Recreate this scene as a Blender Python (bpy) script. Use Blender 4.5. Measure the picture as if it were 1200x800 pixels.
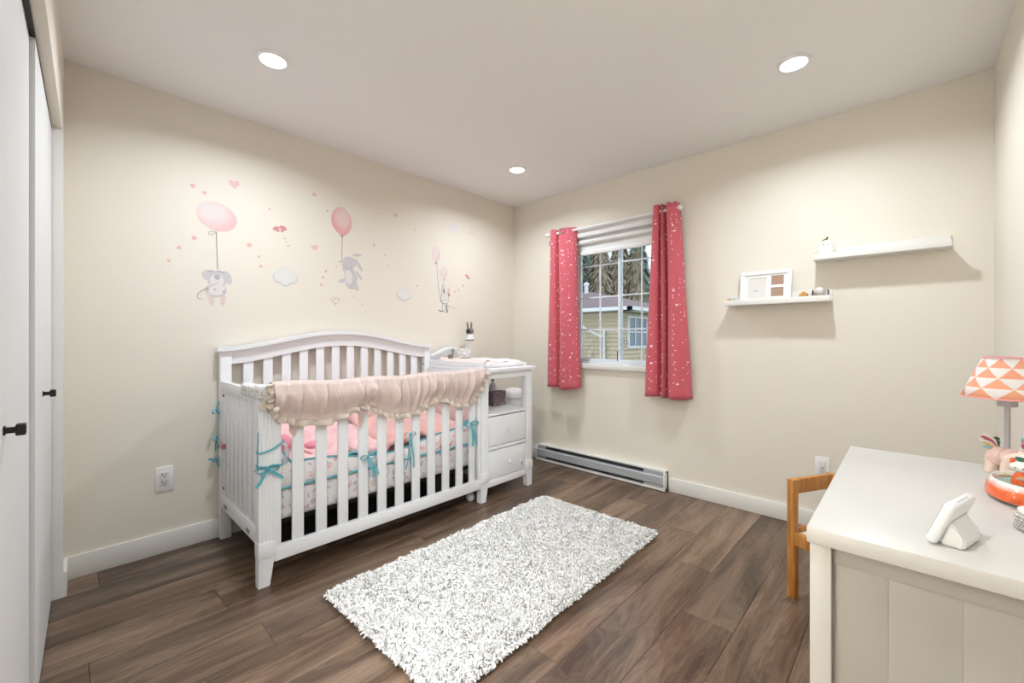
import bpy, bmesh, math, random
import numpy as np
from mathutils import Vector, Matrix

for o in list(bpy.data.objects):
    bpy.data.objects.remove(o)
S = bpy.context.scene
COL = S.collection
PI = math.pi
rng = random.Random(7)

# ------------------------------------------------------------------ camera
cam_d = bpy.data.cameras.new('camera')
cam = bpy.data.objects.new('camera', cam_d)
COL.objects.link(cam)
cam.location = (2.885, -3.093, 1.135)
cam.rotation_euler = (math.radians(90), 0, math.radians(43.24))
cam_d.sensor_width = 36.0
cam_d.lens = 495.6 / 1200 * 36.0
cam_d.shift_y = -4 / 1200
cam_d.clip_start = 0.02
S.camera = cam

# ------------------------------------------------------------------ world (bright overcast sky)
W = bpy.data.worlds.new('sky')
S.world = W
W.use_nodes = True
wn = W.node_tree.nodes
wl = W.node_tree.links
bg = wn['Background']
bg.inputs['Color'].default_value = (0.80, 0.90, 1.0, 1)
bg.inputs['Strength'].default_value = 1.5

# ------------------------------------------------------------------ exposure
S.view_settings.view_transform = 'Standard'
S.view_settings.look = 'None'
S.view_settings.gamma = 1.0
S.view_settings.exposure = 0.12
DOWNLIGHT_W = 11.5
HALL_W = 10.0
LAMP_COL = (0.89, 0.985, 1.09)
BEAM = math.radians(152)
# unseen area lamp, added as fill from a made-up hallway beyond the camera
hall_d = bpy.data.lights.new('added_hall_fill_light', 'AREA')
hall_d.shape = 'RECTANGLE'
hall_d.size, hall_d.size_y = 0.55, 0.9
hall_d.energy = 135.0
hall_d.color = (0.89, 0.985, 1.09)
hall_o = bpy.data.objects.new('added_hall_fill_light', hall_d)
COL.objects.link(hall_o)
hall_o.location = (2.90, -3.78, 2.43)

# ------------------------------------------------------------------ colour and materials
def lin(c):
    c = c / 255.0
    return c / 12.92 if c <= 0.04045 else ((c + 0.055) / 1.055) ** 2.4

def rgb(r, g, b):
    return (lin(r), lin(g), lin(b), 1.0)

def new_mat(name):
    m = bpy.data.materials.new(name)
    m.use_nodes = True
    return m, m.node_tree.nodes, m.node_tree.links, m.node_tree.nodes['Principled BSDF']

def mat(name, c, rough=0.5, metal=0.0, bump=0.0, bscale=200.0, var=0.0, vscale=6.0, spec=0.5, coat=0.0, sheen=0.0):
    m, n, l, p = new_mat(name)
    col = rgb(*c)
    p.inputs['Base Color'].default_value = col
    p.inputs['Roughness'].default_value = rough
    p.inputs['Metallic'].default_value = metal
    p.inputs['Specular IOR Level'].default_value = spec
    p.inputs['Coat Weight'].default_value = coat
    p.inputs['Sheen Weight'].default_value = sheen
    tc = n.new('ShaderNodeTexCoord')
    if var > 0:
        t = n.new('ShaderNodeTexNoise')
        t.inputs['Scale'].default_value = vscale
        l.new(tc.outputs['Object'], t.inputs['Vector'])
        mx = n.new('ShaderNodeMix')
        mx.data_type = 'RGBA'
        l.new(t.outputs['Fac'], mx.inputs['Factor'])
        mx.inputs['A'].default_value = tuple(v * (1 - var) for v in col[:3]) + (1,)
        mx.inputs['B'].default_value = tuple(min(1, v * (1 + var)) for v in col[:3]) + (1,)
        l.new(mx.outputs['Result'], p.inputs['Base Color'])
    if bump > 0:
        t2 = n.new('ShaderNodeTexNoise')
        t2.inputs['Scale'].default_value = bscale
        l.new(tc.outputs['Object'], t2.inputs['Vector'])
        b = n.new('ShaderNodeBump')
        b.inputs['Strength'].default_value = bump
        b.inputs['Distance'].default_value = 0.002
        l.new(t2.outputs['Fac'], b.inputs['Height'])
        l.new(b.outputs['Normal'], p.inputs['Normal'])
    return m

M = {}
M['wall'] = mat('wall_paint_cream', (236, 228, 214), 0.75, bump=0.05, bscale=350, spec=0.3)
M['ceiling'] = mat('ceiling_paint', (246, 243, 240), 0.85, bump=0.05, bscale=300, spec=0.2)
M['trim'] = mat('trim_white', (236, 233, 226), 0.4)
M['door'] = mat('door_white', (232, 231, 229), 0.6, spec=0.25)
M['white'] = mat('furniture_white', (241, 241, 242), 0.35, var=0.015)
M['white2'] = mat('dresser_white', (214, 211, 205), 0.3, var=0.01)
M['panel2'] = mat('dresser_panel_grey', (180, 175, 169), 0.45)  # end panels and rails, greyer than the posts and top
M['groove'] = mat('groove_grey', (150, 147, 142), 0.7)
M['black'] = mat('matte_black', (14, 14, 14), 0.45)
M['blackfab'] = mat('black_fabric', (13, 13, 14), 0.9, bump=0.2)
M['greyfab'] = mat('charcoal_fabric', (70, 70, 72), 0.9, bump=0.2)
M['chrome'] = mat('brushed_metal', (180, 180, 180), 0.3, 1.0)
M['heater'] = mat('heater_silver', (186, 188, 190), 0.4, 0.15, bump=0.03, bscale=600)
M['heatdark'] = mat('heater_dark', (62, 64, 68), 0.6)
M['satin'] = mat('pink_satin', (212, 190, 181), 0.34, sheen=0.2, bump=0.04, bscale=500)
M['ruffle'] = mat('beige_ruffle_satin', (216, 200, 184), 0.32, sheen=0.3, var=0.08, vscale=40)
M['ribbonpink'] = mat('dusty_pink_ribbon', (216, 182, 172), 0.45, sheen=0.3)
M['teal'] = mat('teal_ribbon', (98, 178, 190), 0.55, var=0.1, vscale=30)
M['pinkq'] = mat('pink_quilt', (250, 204, 203), 0.8, var=0.06, vscale=8, sheen=0.3)
M['plush'] = mat('salmon_plush', (242, 184, 174), 0.95, bump=1.0, bscale=120, var=0.12, vscale=60, sheen=0.6)
M['palepink'] = mat('pale_pink_cotton', (240, 214, 206), 0.85, bump=0.1)
M['padwhite'] = mat('white_cotton', (226, 220, 218), 0.85, bump=0.1)
M['hotpink'] = mat('hot_pink_cotton', (240, 150, 165), 0.8)
M['wood'] = None
M['rugbase'] = mat('rug_backing', (214, 203, 186), 0.95)
M['rug'] = mat('rug_yarn', (238, 234, 228), 0.9, var=0.02, vscale=9, spec=0.1)
M['rodw'] = mat('rod_white', (236, 235, 232), 0.3)
M['vinyl'] = mat('window_vinyl', (228, 234, 240), 0.35)
M['blind'] = mat('blind_fabric', (232, 231, 228), 0.7)
M['outlet'] = mat('outlet_plastic', (240, 238, 236), 0.3)
M['outletin'] = mat('outlet_insert', (226, 223, 221), 0.35)
M['slot'] = mat('outlet_slot', (60, 58, 56), 0.6)
M['lampgrey'] = mat('lamp_grey', (196, 190, 192), 0.4)
M['ceramicpink'] = mat('ceramic_pink', (242, 204, 192), 0.2, coat=0.4)
M['ceramicpeach'] = mat('ceramic_peach', (238, 214, 196), 0.22, coat=0.4)
M['cwhite'] = mat('ceramic_white', (242, 238, 230), 0.2, coat=0.4)
M['corange'] = mat('ceramic_orange', (240, 104, 42), 0.2, coat=0.4)
M['cteal'] = mat('ceramic_teal', (150, 178, 168), 0.3)
M['cgreen'] = mat('ceramic_green', (62, 110, 92), 0.3)
M['cyellow'] = mat('ceramic_yellow', (240, 190, 120), 0.25, coat=0.3)
M['craspberry'] = mat('ceramic_raspberry', (200, 90, 110), 0.25, coat=0.3)
M['caqua'] = mat('ceramic_aqua', (158, 208, 210), 0.25, coat=0.3)
M['cbeige'] = mat('ceramic_beige', (206, 178, 146), 0.3)
M['devwhite'] = mat('device_white', (240, 240, 240), 0.35)
M['screen'] = mat('device_screen', (20, 20, 22), 0.1)
M['pearl'] = mat('crystal_beads', (214, 210, 206), 0.12, 0.5)
M['framewhite'] = mat('frame_white', (244, 242, 238), 0.4)
M['matboard'] = mat('mat_board', (243, 240, 235), 0.7)
M['clay'] = mat('clay_impression_paper', (226, 221, 214), 0.8, var=0.03, vscale=25)
M['cork'] = mat('brown_paper', (172, 142, 122), 0.85, var=0.08, vscale=60)
M['toffee'] = mat('toffee_glaze', (206, 146, 78), 0.3, var=0.3, vscale=120)
M['leafgreen'] = mat('leaf_green', (150, 160, 60), 0.5)
M['brown'] = mat('dark_brown', (70, 58, 48), 0.5)
M['lampsilicone'] = mat('white_silicone', (226, 224, 219), 0.5)
M['armyellow'] = mat('arm_yellow', (240, 214, 160), 0.5)
M['mint'] = mat('mint_green', (150, 196, 170), 0.4)
M['camgrey'] = mat('camera_grey', (126, 119, 112), 0.5)
M['lens'] = mat('camera_lens', (10, 10, 10), 0.08)
M['pail'] = mat('pail_white', (236, 235, 233), 0.35)
M['ball'] = mat('ball_grey_blue', (196, 204, 214), 0.5)
M['bottle'] = mat('bottle_clear_white', (232, 228, 226), 0.2)
M['chairseat'] = mat('chair_seat_white', (242, 238, 230), 0.4)
M['siding'] = mat('siding_beige', (206, 190, 164), 0.7)
M['extwhite'] = mat('exterior_white_trim', (232, 234, 236), 0.5)
M['roof'] = mat('roof_shingle', (138, 118, 120), 0.9, var=0.2, vscale=9, bump=0.5, bscale=25)
M['extglass'] = mat('exterior_window_glass', (110, 122, 138), 0.1)
M['lawn'] = mat('lawn', (96, 108, 74), 0.95, var=0.2, vscale=2)
M['conifer'] = mat('conifer_needles', (132, 146, 130), 0.9, var=0.3, vscale=2)
M['conifer2'] = mat('rusty_foliage', (168, 154, 132), 0.9, var=0.3, vscale=2)
M['bark'] = mat('bark', (120, 104, 94), 0.9, var=0.2, vscale=6)
# wall decal prints
M['d_dot'] = mat('decal_dot_pink', (232, 184, 176), 0.7)
M['d_heart'] = mat('decal_heart_pink', (234, 196, 194), 0.7)
M['d_red'] = mat('decal_butterfly_red', (224, 150, 152), 0.7)
M['d_line'] = mat('decal_line_grey', (164, 154, 144), 0.7)
M['d_dark'] = mat('decal_dark_grey', (134, 126, 124), 0.7)
M['d_grey'] = mat('decal_bunny_grey', (208, 201, 202), 0.7, var=0.05, vscale=25)
M['d_lilac'] = mat('decal_lilac_edge', (184, 176, 184), 0.7)
M['d_white'] = mat('decal_soft_white', (228, 222, 218), 0.7)
M['d_cloud'] = mat('decal_cloud', (230, 227, 222), 0.7)
M['d_cloudedge'] = mat('decal_cloud_edge', (200, 199, 201), 0.7)
M['d_legs'] = mat('decal_leg_pink', (228, 206, 200), 0.7)
M['d_outline'] = mat('decal_heart_outline', (224, 196, 186), 0.7)

def ramp(n, stops):
    r = n.new('ShaderNodeValToRGB')
    e = r.color_ramp.elements
    e[0].position, e[0].color = stops[0]
    e[1].position, e[1].color = stops[-1]
    for ps, c in stops[1:-1]:
        x = e.new(ps)
        x.color = c
    return r

def balloon_mat(name, c_mid, c_edge, cx, cz):
    """printed balloon: pale centre, darker rim (generated coordinates over the flat print)"""
    m, n, l, p = new_mat(name)
    tc = n.new('ShaderNodeTexCoord')
    mp = n.new('ShaderNodeVectorMath')
    mp.operation = 'MULTIPLY'
    mp.inputs[1].default_value = (0, 1, 1)
    l.new(tc.outputs['Generated'], mp.inputs[0])
    ds = n.new('ShaderNodeVectorMath')
    ds.operation = 'DISTANCE'
    ds.inputs[1].default_value = (0, cx, cz)
    l.new(mp.outputs[0], ds.inputs[0])
    nz = n.new('ShaderNodeTexNoise')
    nz.inputs['Scale'].default_value = 5
    l.new(tc.outputs['Generated'], nz.inputs['Vector'])
    ad = n.new('ShaderNodeMath')
    ad.operation = 'MULTIPLY_ADD'
    ad.inputs[1].default_value = 0.25
    l.new(nz.outputs['Fac'], ad.inputs[0])
    l.new(ds.outputs['Value'], ad.inputs[2])
    r = ramp(n, [(0.35, rgb(*c_mid)), (0.85, rgb(*c_edge))])
    l.new(ad.outputs[0], r.inputs[0])
    l.new(r.outputs[0], p.inputs['Base Color'])
    p.inputs['Roughness'].default_value = 0.7
    return m

M['balloon_big'] = balloon_mat('decal_balloon_pale', (230, 218, 213), (235, 184, 182), 0.36, 0.66)
M['balloon_pink'] = balloon_mat('decal_balloon_pink', (234, 204, 200), (226, 146, 146), 0.56, 0.66)
M['balloon_small'] = balloon_mat('decal_balloon_small', (232, 219, 213), (232, 196, 191), 0.42, 0.62)

def floor_mat():
    m, n, l, p = new_mat('floor_vinyl_plank')
    tc = n.new('ShaderNodeTexCoord')
    oi = n.new('ShaderNodeObjectInfo')
    off = n.new('ShaderNodeVectorMath')
    off.operation = 'MULTIPLY_ADD'
    cmb = n.new('ShaderNodeCombineXYZ')
    for i in range(3):
        l.new(oi.outputs['Random'], cmb.inputs[i])
    l.new(cmb.outputs[0], off.inputs[0])
    off.inputs[1].default_value = (17, 31, 5)
    l.new(tc.outputs['Object'], off.inputs[2])
    mp = n.new('ShaderNodeMapping')
    mp.inputs['Scale'].default_value = (7.5, 0.9, 1)
    l.new(off.outputs[0], mp.inputs['Vector'])
    big = n.new('ShaderNodeTexNoise')
    big.inputs['Scale'].default_value = 1.3
    big.inputs['Detail'].default_value = 3
    big.inputs['Distortion'].default_value = 0.9
    l.new(mp.outputs[0], big.inputs['Vector'])
    # cathedral rings out of the low frequency field
    rg = n.new('ShaderNodeMath')
    rg.operation = 'MULTIPLY'
    rg.inputs[1].default_value = 20.0
    l.new(big.outputs['Fac'], rg.inputs[0])
    fr = n.new('ShaderNodeMath')
    fr.operation = 'SINE'
    mul2 = n.new('ShaderNodeMath')
    mul2.operation = 'MULTIPLY'
    mul2.inputs[1].default_value = 5.0
    l.new(rg.outputs[0], mul2.inputs[0])
    l.new(mul2.outputs[0], fr.inputs[0])
    mp2 = n.new('ShaderNodeMapping')
    mp2.inputs['Scale'].default_value = (90, 3.2, 1)
    l.new(off.outputs[0], mp2.inputs['Vector'])
    fine = n.new('ShaderNodeTexNoise')
    fine.inputs['Scale'].default_value = 1.0
    fine.inputs['Detail'].default_value = 4
    l.new(mp2.outputs[0], fine.inputs['Vector'])
    s1 = n.new('ShaderNodeMath')
    s1.operation = 'MULTIPLY_ADD'
    s1.inputs[1].default_value = 0.05
    l.new(fr.outputs[0], s1.inputs[0])
    l.new(big.outputs['Fac'], s1.inputs[2])
    s2 = n.new('ShaderNodeMath')
    s2.operation = 'MULTIPLY_ADD'
    s2.inputs[1].default_value = 0.30
    l.new(fine.outputs['Fac'], s2.inputs[0])
    l.new(s1.outputs[0], s2.inputs[2])
    r = ramp(n, [(0.40, rgb(65, 47, 35)), (0.60, rgb(99, 78, 61)), (0.86, rgb(136, 112, 92))])
    l.new(s2.outputs[0], r.inputs[0])
    mx = n.new('ShaderNodeMix')
    mx.data_type = 'RGBA'
    mx.blend_type = 'MULTIPLY'
    mx.inputs['Factor'].default_value = 1.0
    l.new(r.outputs[0], mx.inputs['A'])
    l.new(oi.outputs['Color'], mx.inputs['B'])
    l.new(mx.outputs['Result'], p.inputs['Base Color'])
    p.inputs['Roughness'].default_value = 0.30
    b = n.new('ShaderNodeBump')
    b.inputs['Strength'].default_value = 0.12
    b.inputs['Distance'].default_value = 0.001
    l.new(fine.outputs['Fac'], b.inputs['Height'])
    l.new(b.outputs['Normal'], p.inputs['Normal'])
    return m
M['floor'] = floor_mat()

def wood_mat():
    m, n, l, p = new_mat('chair_pine_wood')
    tc = n.new('ShaderNodeTexCoord')
    mp = n.new('ShaderNodeMapping')
    mp.inputs['Scale'].default_value = (60, 60, 8)
    l.new(tc.outputs['Object'], mp.inputs['Vector'])
    t = n.new('ShaderNodeTexNoise')
    t.inputs['Scale'].default_value = 1
    t.inputs['Detail'].default_value = 3
    l.new(mp.outputs[0], t.inputs['Vector'])
    r = ramp(n, [(0.3, rgb(176, 112, 48)), (0.7, rgb(214, 152, 82))])
    l.new(t.outputs['Fac'], r.inputs[0])
    l.new(r.outputs[0], p.inputs['Base Color'])
    p.inputs['Roughness'].default_value = 0.4
    return m
M['wood'] = wood_mat()

def curtain_mat():
    m, n, l, p = new_mat('curtain_coral_stars')
    uv = n.new('ShaderNodeUVMap')
    out = None
    last = None
    base = rgb(206, 92, 103)
    for sc, th, keep in ((28, 0.10, 0.42), (15, 0.10, 0.34)):
        v = n.new('ShaderNodeTexVoronoi')
        v.voronoi_dimensions = '2D'
        v.inputs['Scale'].default_value = sc
        l.new(uv.outputs[0], v.inputs['Vector'])
        lt = n.new('ShaderNodeMath')
        lt.operation = 'LESS_THAN'
        lt.inputs[1].default_value = th
        l.new(v.outputs['Distance'], lt.inputs[0])
        sp = n.new('ShaderNodeSeparateColor')
        l.new(v.outputs['Color'], sp.inputs[0])
        k = n.new('ShaderNodeMath')
        k.operation = 'LESS_THAN'
        k.inputs[1].default_value = keep
        l.new(sp.outputs[0], k.inputs[0])
        mu = n.new('ShaderNodeMath')
        mu.operation = 'MULTIPLY'
        l.new(lt.outputs[0], mu.inputs[0])
        l.new(k.outputs[0], mu.inputs[1])
        if last is None:
            last = mu
        else:
            mxm = n.new('ShaderNodeMath')
            mxm.operation = 'MAXIMUM'
            l.new(last.outputs[0], mxm.inputs[0])
            l.new(mu.outputs[0], mxm.inputs[1])
            last = mxm
    mx = n.new('ShaderNodeMix')
    mx.data_type = 'RGBA'
    mx.inputs['A'].default_value = base
    mx.inputs['B'].default_value = rgb(248, 226, 222)
    l.new(last.outputs[0], mx.inputs['Factor'])
    l.new(mx.outputs['Result'], p.inputs['Base Color'])
    p.inputs['Roughness'].default_value = 0.75
    p.inputs['Sheen Weight'].default_value = 0.3
    return m
M['curtain'] = curtain_mat()

def print_mat(name, base, cols, scale, thr=0.22, rough=0.85, keep=0.6):
    """cotton with a small scattered print"""
    m, n, l, p = new_mat(name)
    tc = n.new('ShaderNodeTexCoord')
    nz = n.new('ShaderNodeTexNoise')
    nz.inputs['Scale'].default_value = scale * 1.5
    l.new(tc.outputs['Object'], nz.inputs['Vector'])
    wv = n.new('ShaderNodeMix')
    wv.data_type = 'RGBA'
    wv.blend_type = 'LINEAR_LIGHT'
    wv.inputs['Factor'].default_value = 0.03
    l.new(tc.outputs['Object'], wv.inputs['A'])
    l.new(nz.outputs['Color'], wv.inputs['B'])
    v = n.new('ShaderNodeTexVoronoi')
    v.inputs['Scale'].default_value = scale
    l.new(wv.outputs['Result'], v.inputs['Vector'])
    lt = n.new('ShaderNodeMath')
    lt.operation = 'LESS_THAN'
    lt.inputs[1].default_value = thr
    l.new(v.outputs['Distance'], lt.inputs[0])
    sp = n.new('ShaderNodeSeparateColor')
    l.new(v.outputs['Color'], sp.inputs[0])
    k = n.new('ShaderNodeMath')
    k.operation = 'LESS_THAN'
    k.inputs[1].default_value = keep
    l.new(sp.outputs[1], k.inputs[0])
    mu = n.new('ShaderNodeMath')
    mu.operation = 'MULTIPLY'
    l.new(lt.outputs[0], mu.inputs[0])
    l.new(k.outputs[0], mu.inputs[1])
    r = n.new('ShaderNodeValToRGB')
    r.color_ramp.interpolation = 'CONSTANT'
    e = r.color_ramp.elements
    e[0].position = 0
    e[0].color = rgb(*cols[0])
    e[1].position = 1.0 / len(cols)
    e[1].color = rgb(*cols[1])
    for i in range(2, len(cols)):
        x = e.new(i / len(cols))
        x.color = rgb(*cols[i])
    l.new(sp.outputs[0], r.inputs[0])
    mx = n.new('ShaderNodeMix')
    mx.data_type = 'RGBA'
    mx.inputs['A'].default_value = rgb(*base)
    l.new(mu.outputs[0], mx.inputs['Factor'])
    l.new(r.outputs[0], mx.inputs['B'])
    l.new(mx.outputs['Result'], p.inputs['Base Color'])
    p.inputs['Roughness'].default_value = rough
    return m
M['floral'] = print_mat('sheet_floral_print', (236, 230, 230), [(208, 186, 188), (196, 192, 206), (226, 196, 186), (204, 204, 196)], 30, 0.36, keep=0.75)
M['bumper'] = print_mat('bumper_rainbow_print', (240, 234, 232), [(238, 190, 188), (232, 140, 134), (236, 212, 174), (204, 199, 206)], 22, 0.36, keep=0.7)
M['script'] = print_mat('grey_script_print', (234, 230, 226), [(118, 112, 108), (146, 140, 136), (100, 96, 92)], 70, 0.38, keep=0.85)
M['photobox'] = print_mat('dark_photo_print', (124, 108, 114), [(78, 64, 70), (172, 152, 158), (96, 80, 88)], 45, 0.4, keep=0.9)

def shade_mat():
    m, n, l, p = new_mat('lampshade_triangles')
    uv = n.new('ShaderNodeUVMap')
    sx = n.new('ShaderNodeSeparateXYZ')
    l.new(uv.outputs[0], sx.inputs[0])
    def mth(op, a, b=None):
        t = n.new('ShaderNodeMath')
        t.operation = op
        for i, v in enumerate((a, b)):
            if v is None:
                continue
            if isinstance(v, (int, float)):
                t.inputs[i].default_value = v
            else:
                l.new(v, t.inputs[i])
        return t.outputs[0]
    v4 = mth('MULTIPLY', sx.outputs['Y'], 4.0)
    row = mth('FLOOR', v4)
    fv = mth('FRACT', v4)
    u8 = mth('MULTIPLY', sx.outputs['X'], 8.0)
    uu = mth('FRACT', mth('ADD', mth('ADD', u8, mth('MULTIPLY', row, 0.5)), 10.0))
    a = mth('ABSOLUTE', mth('SUBTRACT', uu, 0.5))
    lim = mth('MULTIPLY', mth('SUBTRACT', 1.0, fv), 0.5)
    f = mth('LESS_THAN', a, lim)
    mx = n.new('ShaderNodeMix')
    mx.data_type = 'RGBA'
    mx.inputs['A'].default_value = rgb(240, 234, 230)
    mx.inputs['B'].default_value = rgb(240, 168, 134)
    l.new(f, mx.inputs['Factor'])
    l.new(mx.outputs['Result'], p.inputs['Base Color'])
    p.inputs['Roughness'].default_value = 0.8
    return m
M['shade'] = shade_mat()
M['shadetrim'] = mat('lampshade_pink_trim', (240, 170, 170), 0.5)

def ceramic_body_mat(z0):
    m, n, l, p = new_mat('ceramic_orange_to_white')
    tc = n.new('ShaderNodeTexCoord')
    sx = n.new('ShaderNodeSeparateXYZ')
    l.new(tc.outputs['Object'], sx.inputs[0])
    nz = n.new('ShaderNodeTexNoise')
    nz.inputs['Scale'].default_value = 20
    l.new(tc.outputs['Object'], nz.inputs['Vector'])
    a = n.new('ShaderNodeMath')
    a.operation = 'MULTIPLY_ADD'
    a.inputs[1].default_value = 0.012
    l.new(nz.outputs['Fac'], a.inputs[0])
    l.new(sx.outputs['Z'], a.inputs[2])
    mr = n.new('ShaderNodeMapRange')
    mr.inputs['From Min'].default_value = 0
    mr.inputs['From Max'].default_value = 0.06
    l.new(a.outputs[0], mr.inputs[0])
    r = ramp(n, [(0.17, rgb(240, 226, 214)), (0.22, rgb(240, 98, 40)), (0.60, rgb(240, 110, 52)), (0.80, rgb(243, 238, 230))])
    l.new(mr.outputs[0], r.inputs[0])
    l.new(r.outputs[0], p.inputs['Base Color'])
    p.inputs['Roughness'].default_value = 0.18
    p.inputs['Coat Weight'].default_value = 0.4
    return m
M['cbody'] = ceramic_body_mat(0)

def glass_mat(name, refl=0.05, tint=(1, 1, 1, 1)):
    m = bpy.data.materials.new(name)
    m.use_nodes = True
    n, l = m.node_tree.nodes, m.node_tree.links
    n.clear()
    out = n.new('ShaderNodeOutputMaterial')
    mx = n.new('ShaderNodeMixShader')
    tr = n.new('ShaderNodeBsdfTransparent')
    tr.inputs[0].default_value = tint
    gl = n.new('ShaderNodeBsdfGlossy')
    gl.inputs['Roughness'].default_value = 0.02
    lw = n.new('ShaderNodeFresnel')
    lw.inputs['IOR'].default_value = 1.18
    l.new(lw.outputs[0], mx.inputs[0])
    l.new(tr.outputs[0], mx.inputs[1])
    l.new(gl.outputs[0], mx.inputs[2])
    l.new(mx.outputs[0], out.inputs[0])
    return m
M['glass'] = glass_mat('window_glass', 0.05, (0.95, 0.97, 0.97, 1))
M['glassjar'] = glass_mat('jar_glass', 0.1, (0.93, 0.925, 0.91, 1))

def emit_mat(name, c, s):
    m = bpy.data.materials.new(name)
    m.use_nodes = True
    n, l = m.node_tree.nodes, m.node_tree.links
    p = n['Principled BSDF']
    p.inputs['Emission Color'].default_value = c
    p.inputs['Emission Strength'].default_value = s
    return m
M['lens_lit'] = emit_mat('downlight_lens', (1, 0.97, 0.93, 1), 12.0)

# ------------------------------------------------------------------ mesh helpers (world coordinates in, local objects out)
def box(bm, x0, x1, y0, y1, z0, z1, bev=0.0, seg=2, mtx=None):
    r = bmesh.ops.create_cube(bm, size=1.0)
    vs = r['verts']
    for v in vs:
        v.co = Vector(((x0 + x1) / 2 + v.co.x * (x1 - x0), (y0 + y1) / 2 + v.co.y * (y1 - y0), (z0 + z1) / 2 + v.co.z * (z1 - z0)))
    if bev > 0:
        es = list({e for v in vs for e in v.link_edges})
        rr = bmesh.ops.bevel(bm, geom=es, offset=bev, segments=seg, affect='EDGES', profile=0.5)
        vs = list({v for f in rr['faces'] for v in f.verts} | {v for v in vs if v.is_valid})
    if mtx is not None:
        bmesh.ops.transform(bm, matrix=mtx, verts=[v for v in vs if v.is_valid])

def ball(bm, c, r, u=16, v=10, mtx=None):
    r = (r, r, r) if not hasattr(r, '__len__') else r
    m = Matrix.Translation(c) @ (mtx if mtx is not None else Matrix.Identity(4)) @ Matrix.Diagonal((*r, 1))
    bmesh.ops.create_uvsphere(bm, u_segments=u, v_segments=v, radius=1.0, matrix=m)

def lathe(bm, prof, c=(0, 0, 0), n=24, sx=1, sy=1, rz=0.0, cap=True):
    rings = []
    for r, z in prof:
        ring = []
        for k in range(n):
            a = 2 * PI * k / n
            x, y = r * sx * math.cos(a), r * sy * math.sin(a)
            ring.append(bm.verts.new((c[0] + x * math.cos(rz) - y * math.sin(rz), c[1] + x * math.sin(rz) + y * math.cos(rz), c[2] + z)))
        rings.append(ring)
    for a, b in zip(rings, rings[1:]):
        for k in range(n):
            bm.faces.new((a[k], a[(k + 1) % n], b[(k + 1) % n], b[k]))
    if cap:
        bm.faces.new(list(reversed(rings[0])))
        bm.faces.new(rings[-1])

def smooth_path(pts, sub=6):
    pts = [Vector(p) for p in pts]
    out = []
    for i in range(len(pts) - 1):
        p0 = pts[max(i - 1, 0)]
        p1, p2 = pts[i], pts[i + 1]
        p3 = pts[min(i + 2, len(pts) - 1)]
        for k in range(sub):
            t = k / sub
            out.append(0.5 * ((2 * p1) + (p2 - p0) * t + (2 * p0 - 5 * p1 + 4 * p2 - p3) * t * t + (3 * p1 - p0 - 3 * p2 + p3) * t ** 3))
    out.append(pts[-1])
    return out

def sweep(bm, pts, w, t, up=(0, 0, 1), n=None, radii=None):
    """sweep a section along a path: a w x t flat ribbon, or a round tube of radius w when n is given"""
    pts = [Vector(p) for p in pts]
    up = Vector(up)
    rings = []
    for i, p in enumerate(pts):
        d = (pts[min(i + 1, len(pts) - 1)] - pts[max(i - 1, 0)]).normalized()
        s = d.cross(up)
        if s.length < 1e-3:
            s = d.cross(Vector((1, 0.1, 0)))
        s.normalize()
        u = s.cross(d).normalized()
        if n:
            r = radii[i] if radii else w
            rings.append([bm.verts.new(p + s * (r * math.cos(2 * PI * k / n)) + u * (r * math.sin(2 * PI * k / n))) for k in range(n)])
        else:
            ww = radii[i] if radii else w
            rings.append([bm.verts.new(p + u * a * ww / 2 + s * b * t / 2) for a, b in ((-1, -1), (1, -1), (1, 1), (-1, 1))])
    m = len(rings[0])
    for a, b in zip(rings, rings[1:]):
        for k in range(m):
            bm.faces.new((a[k], b[k], b[(k + 1) % m], a[(k + 1) % m]))
    bm.faces.new(rings[0])
    bm.faces.new(list(reversed(rings[-1])))

def prism(bm, poly, axis, a0, a1):
    """extrude a 2-D polygon: axis 'x' -> poly is (y,z); 'y' -> (x,z); 'z' -> (x,y)"""
    def P(q, a):
        return {'x': (a, q[0], q[1]), 'y': (q[0], a, q[1]), 'z': (q[0], q[1], a)}[axis]
    A = [bm.verts.new(P(q, a0)) for q in poly]
    B = [bm.verts.new(P(q, a1)) for q in poly]
    n = len(poly)
    fs = [bm.faces.new(A), bm.faces.new(list(reversed(B)))]
    for k in range(n):
        fs.append(bm.faces.new((A[k], B[k], B[(k + 1) % n], A[(k + 1) % n])))
    return fs

def grid(bm, nu, nv, f, close=False):
    V = [[bm.verts.new(f(i / (nu - 1), j / (nv - 1))) for j in range(nv)] for i in range(nu)]
    for i in range(nu - 1):
        for j in range(nv - 1):
            bm.faces.new((V[i][j], V[i + 1][j], V[i + 1][j + 1], V[i][j + 1]))
    return V

ROOTLOC = {}
def wloc(o):
    return ROOTLOC.get(o.name, Vector((0, 0, 0)))

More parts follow.
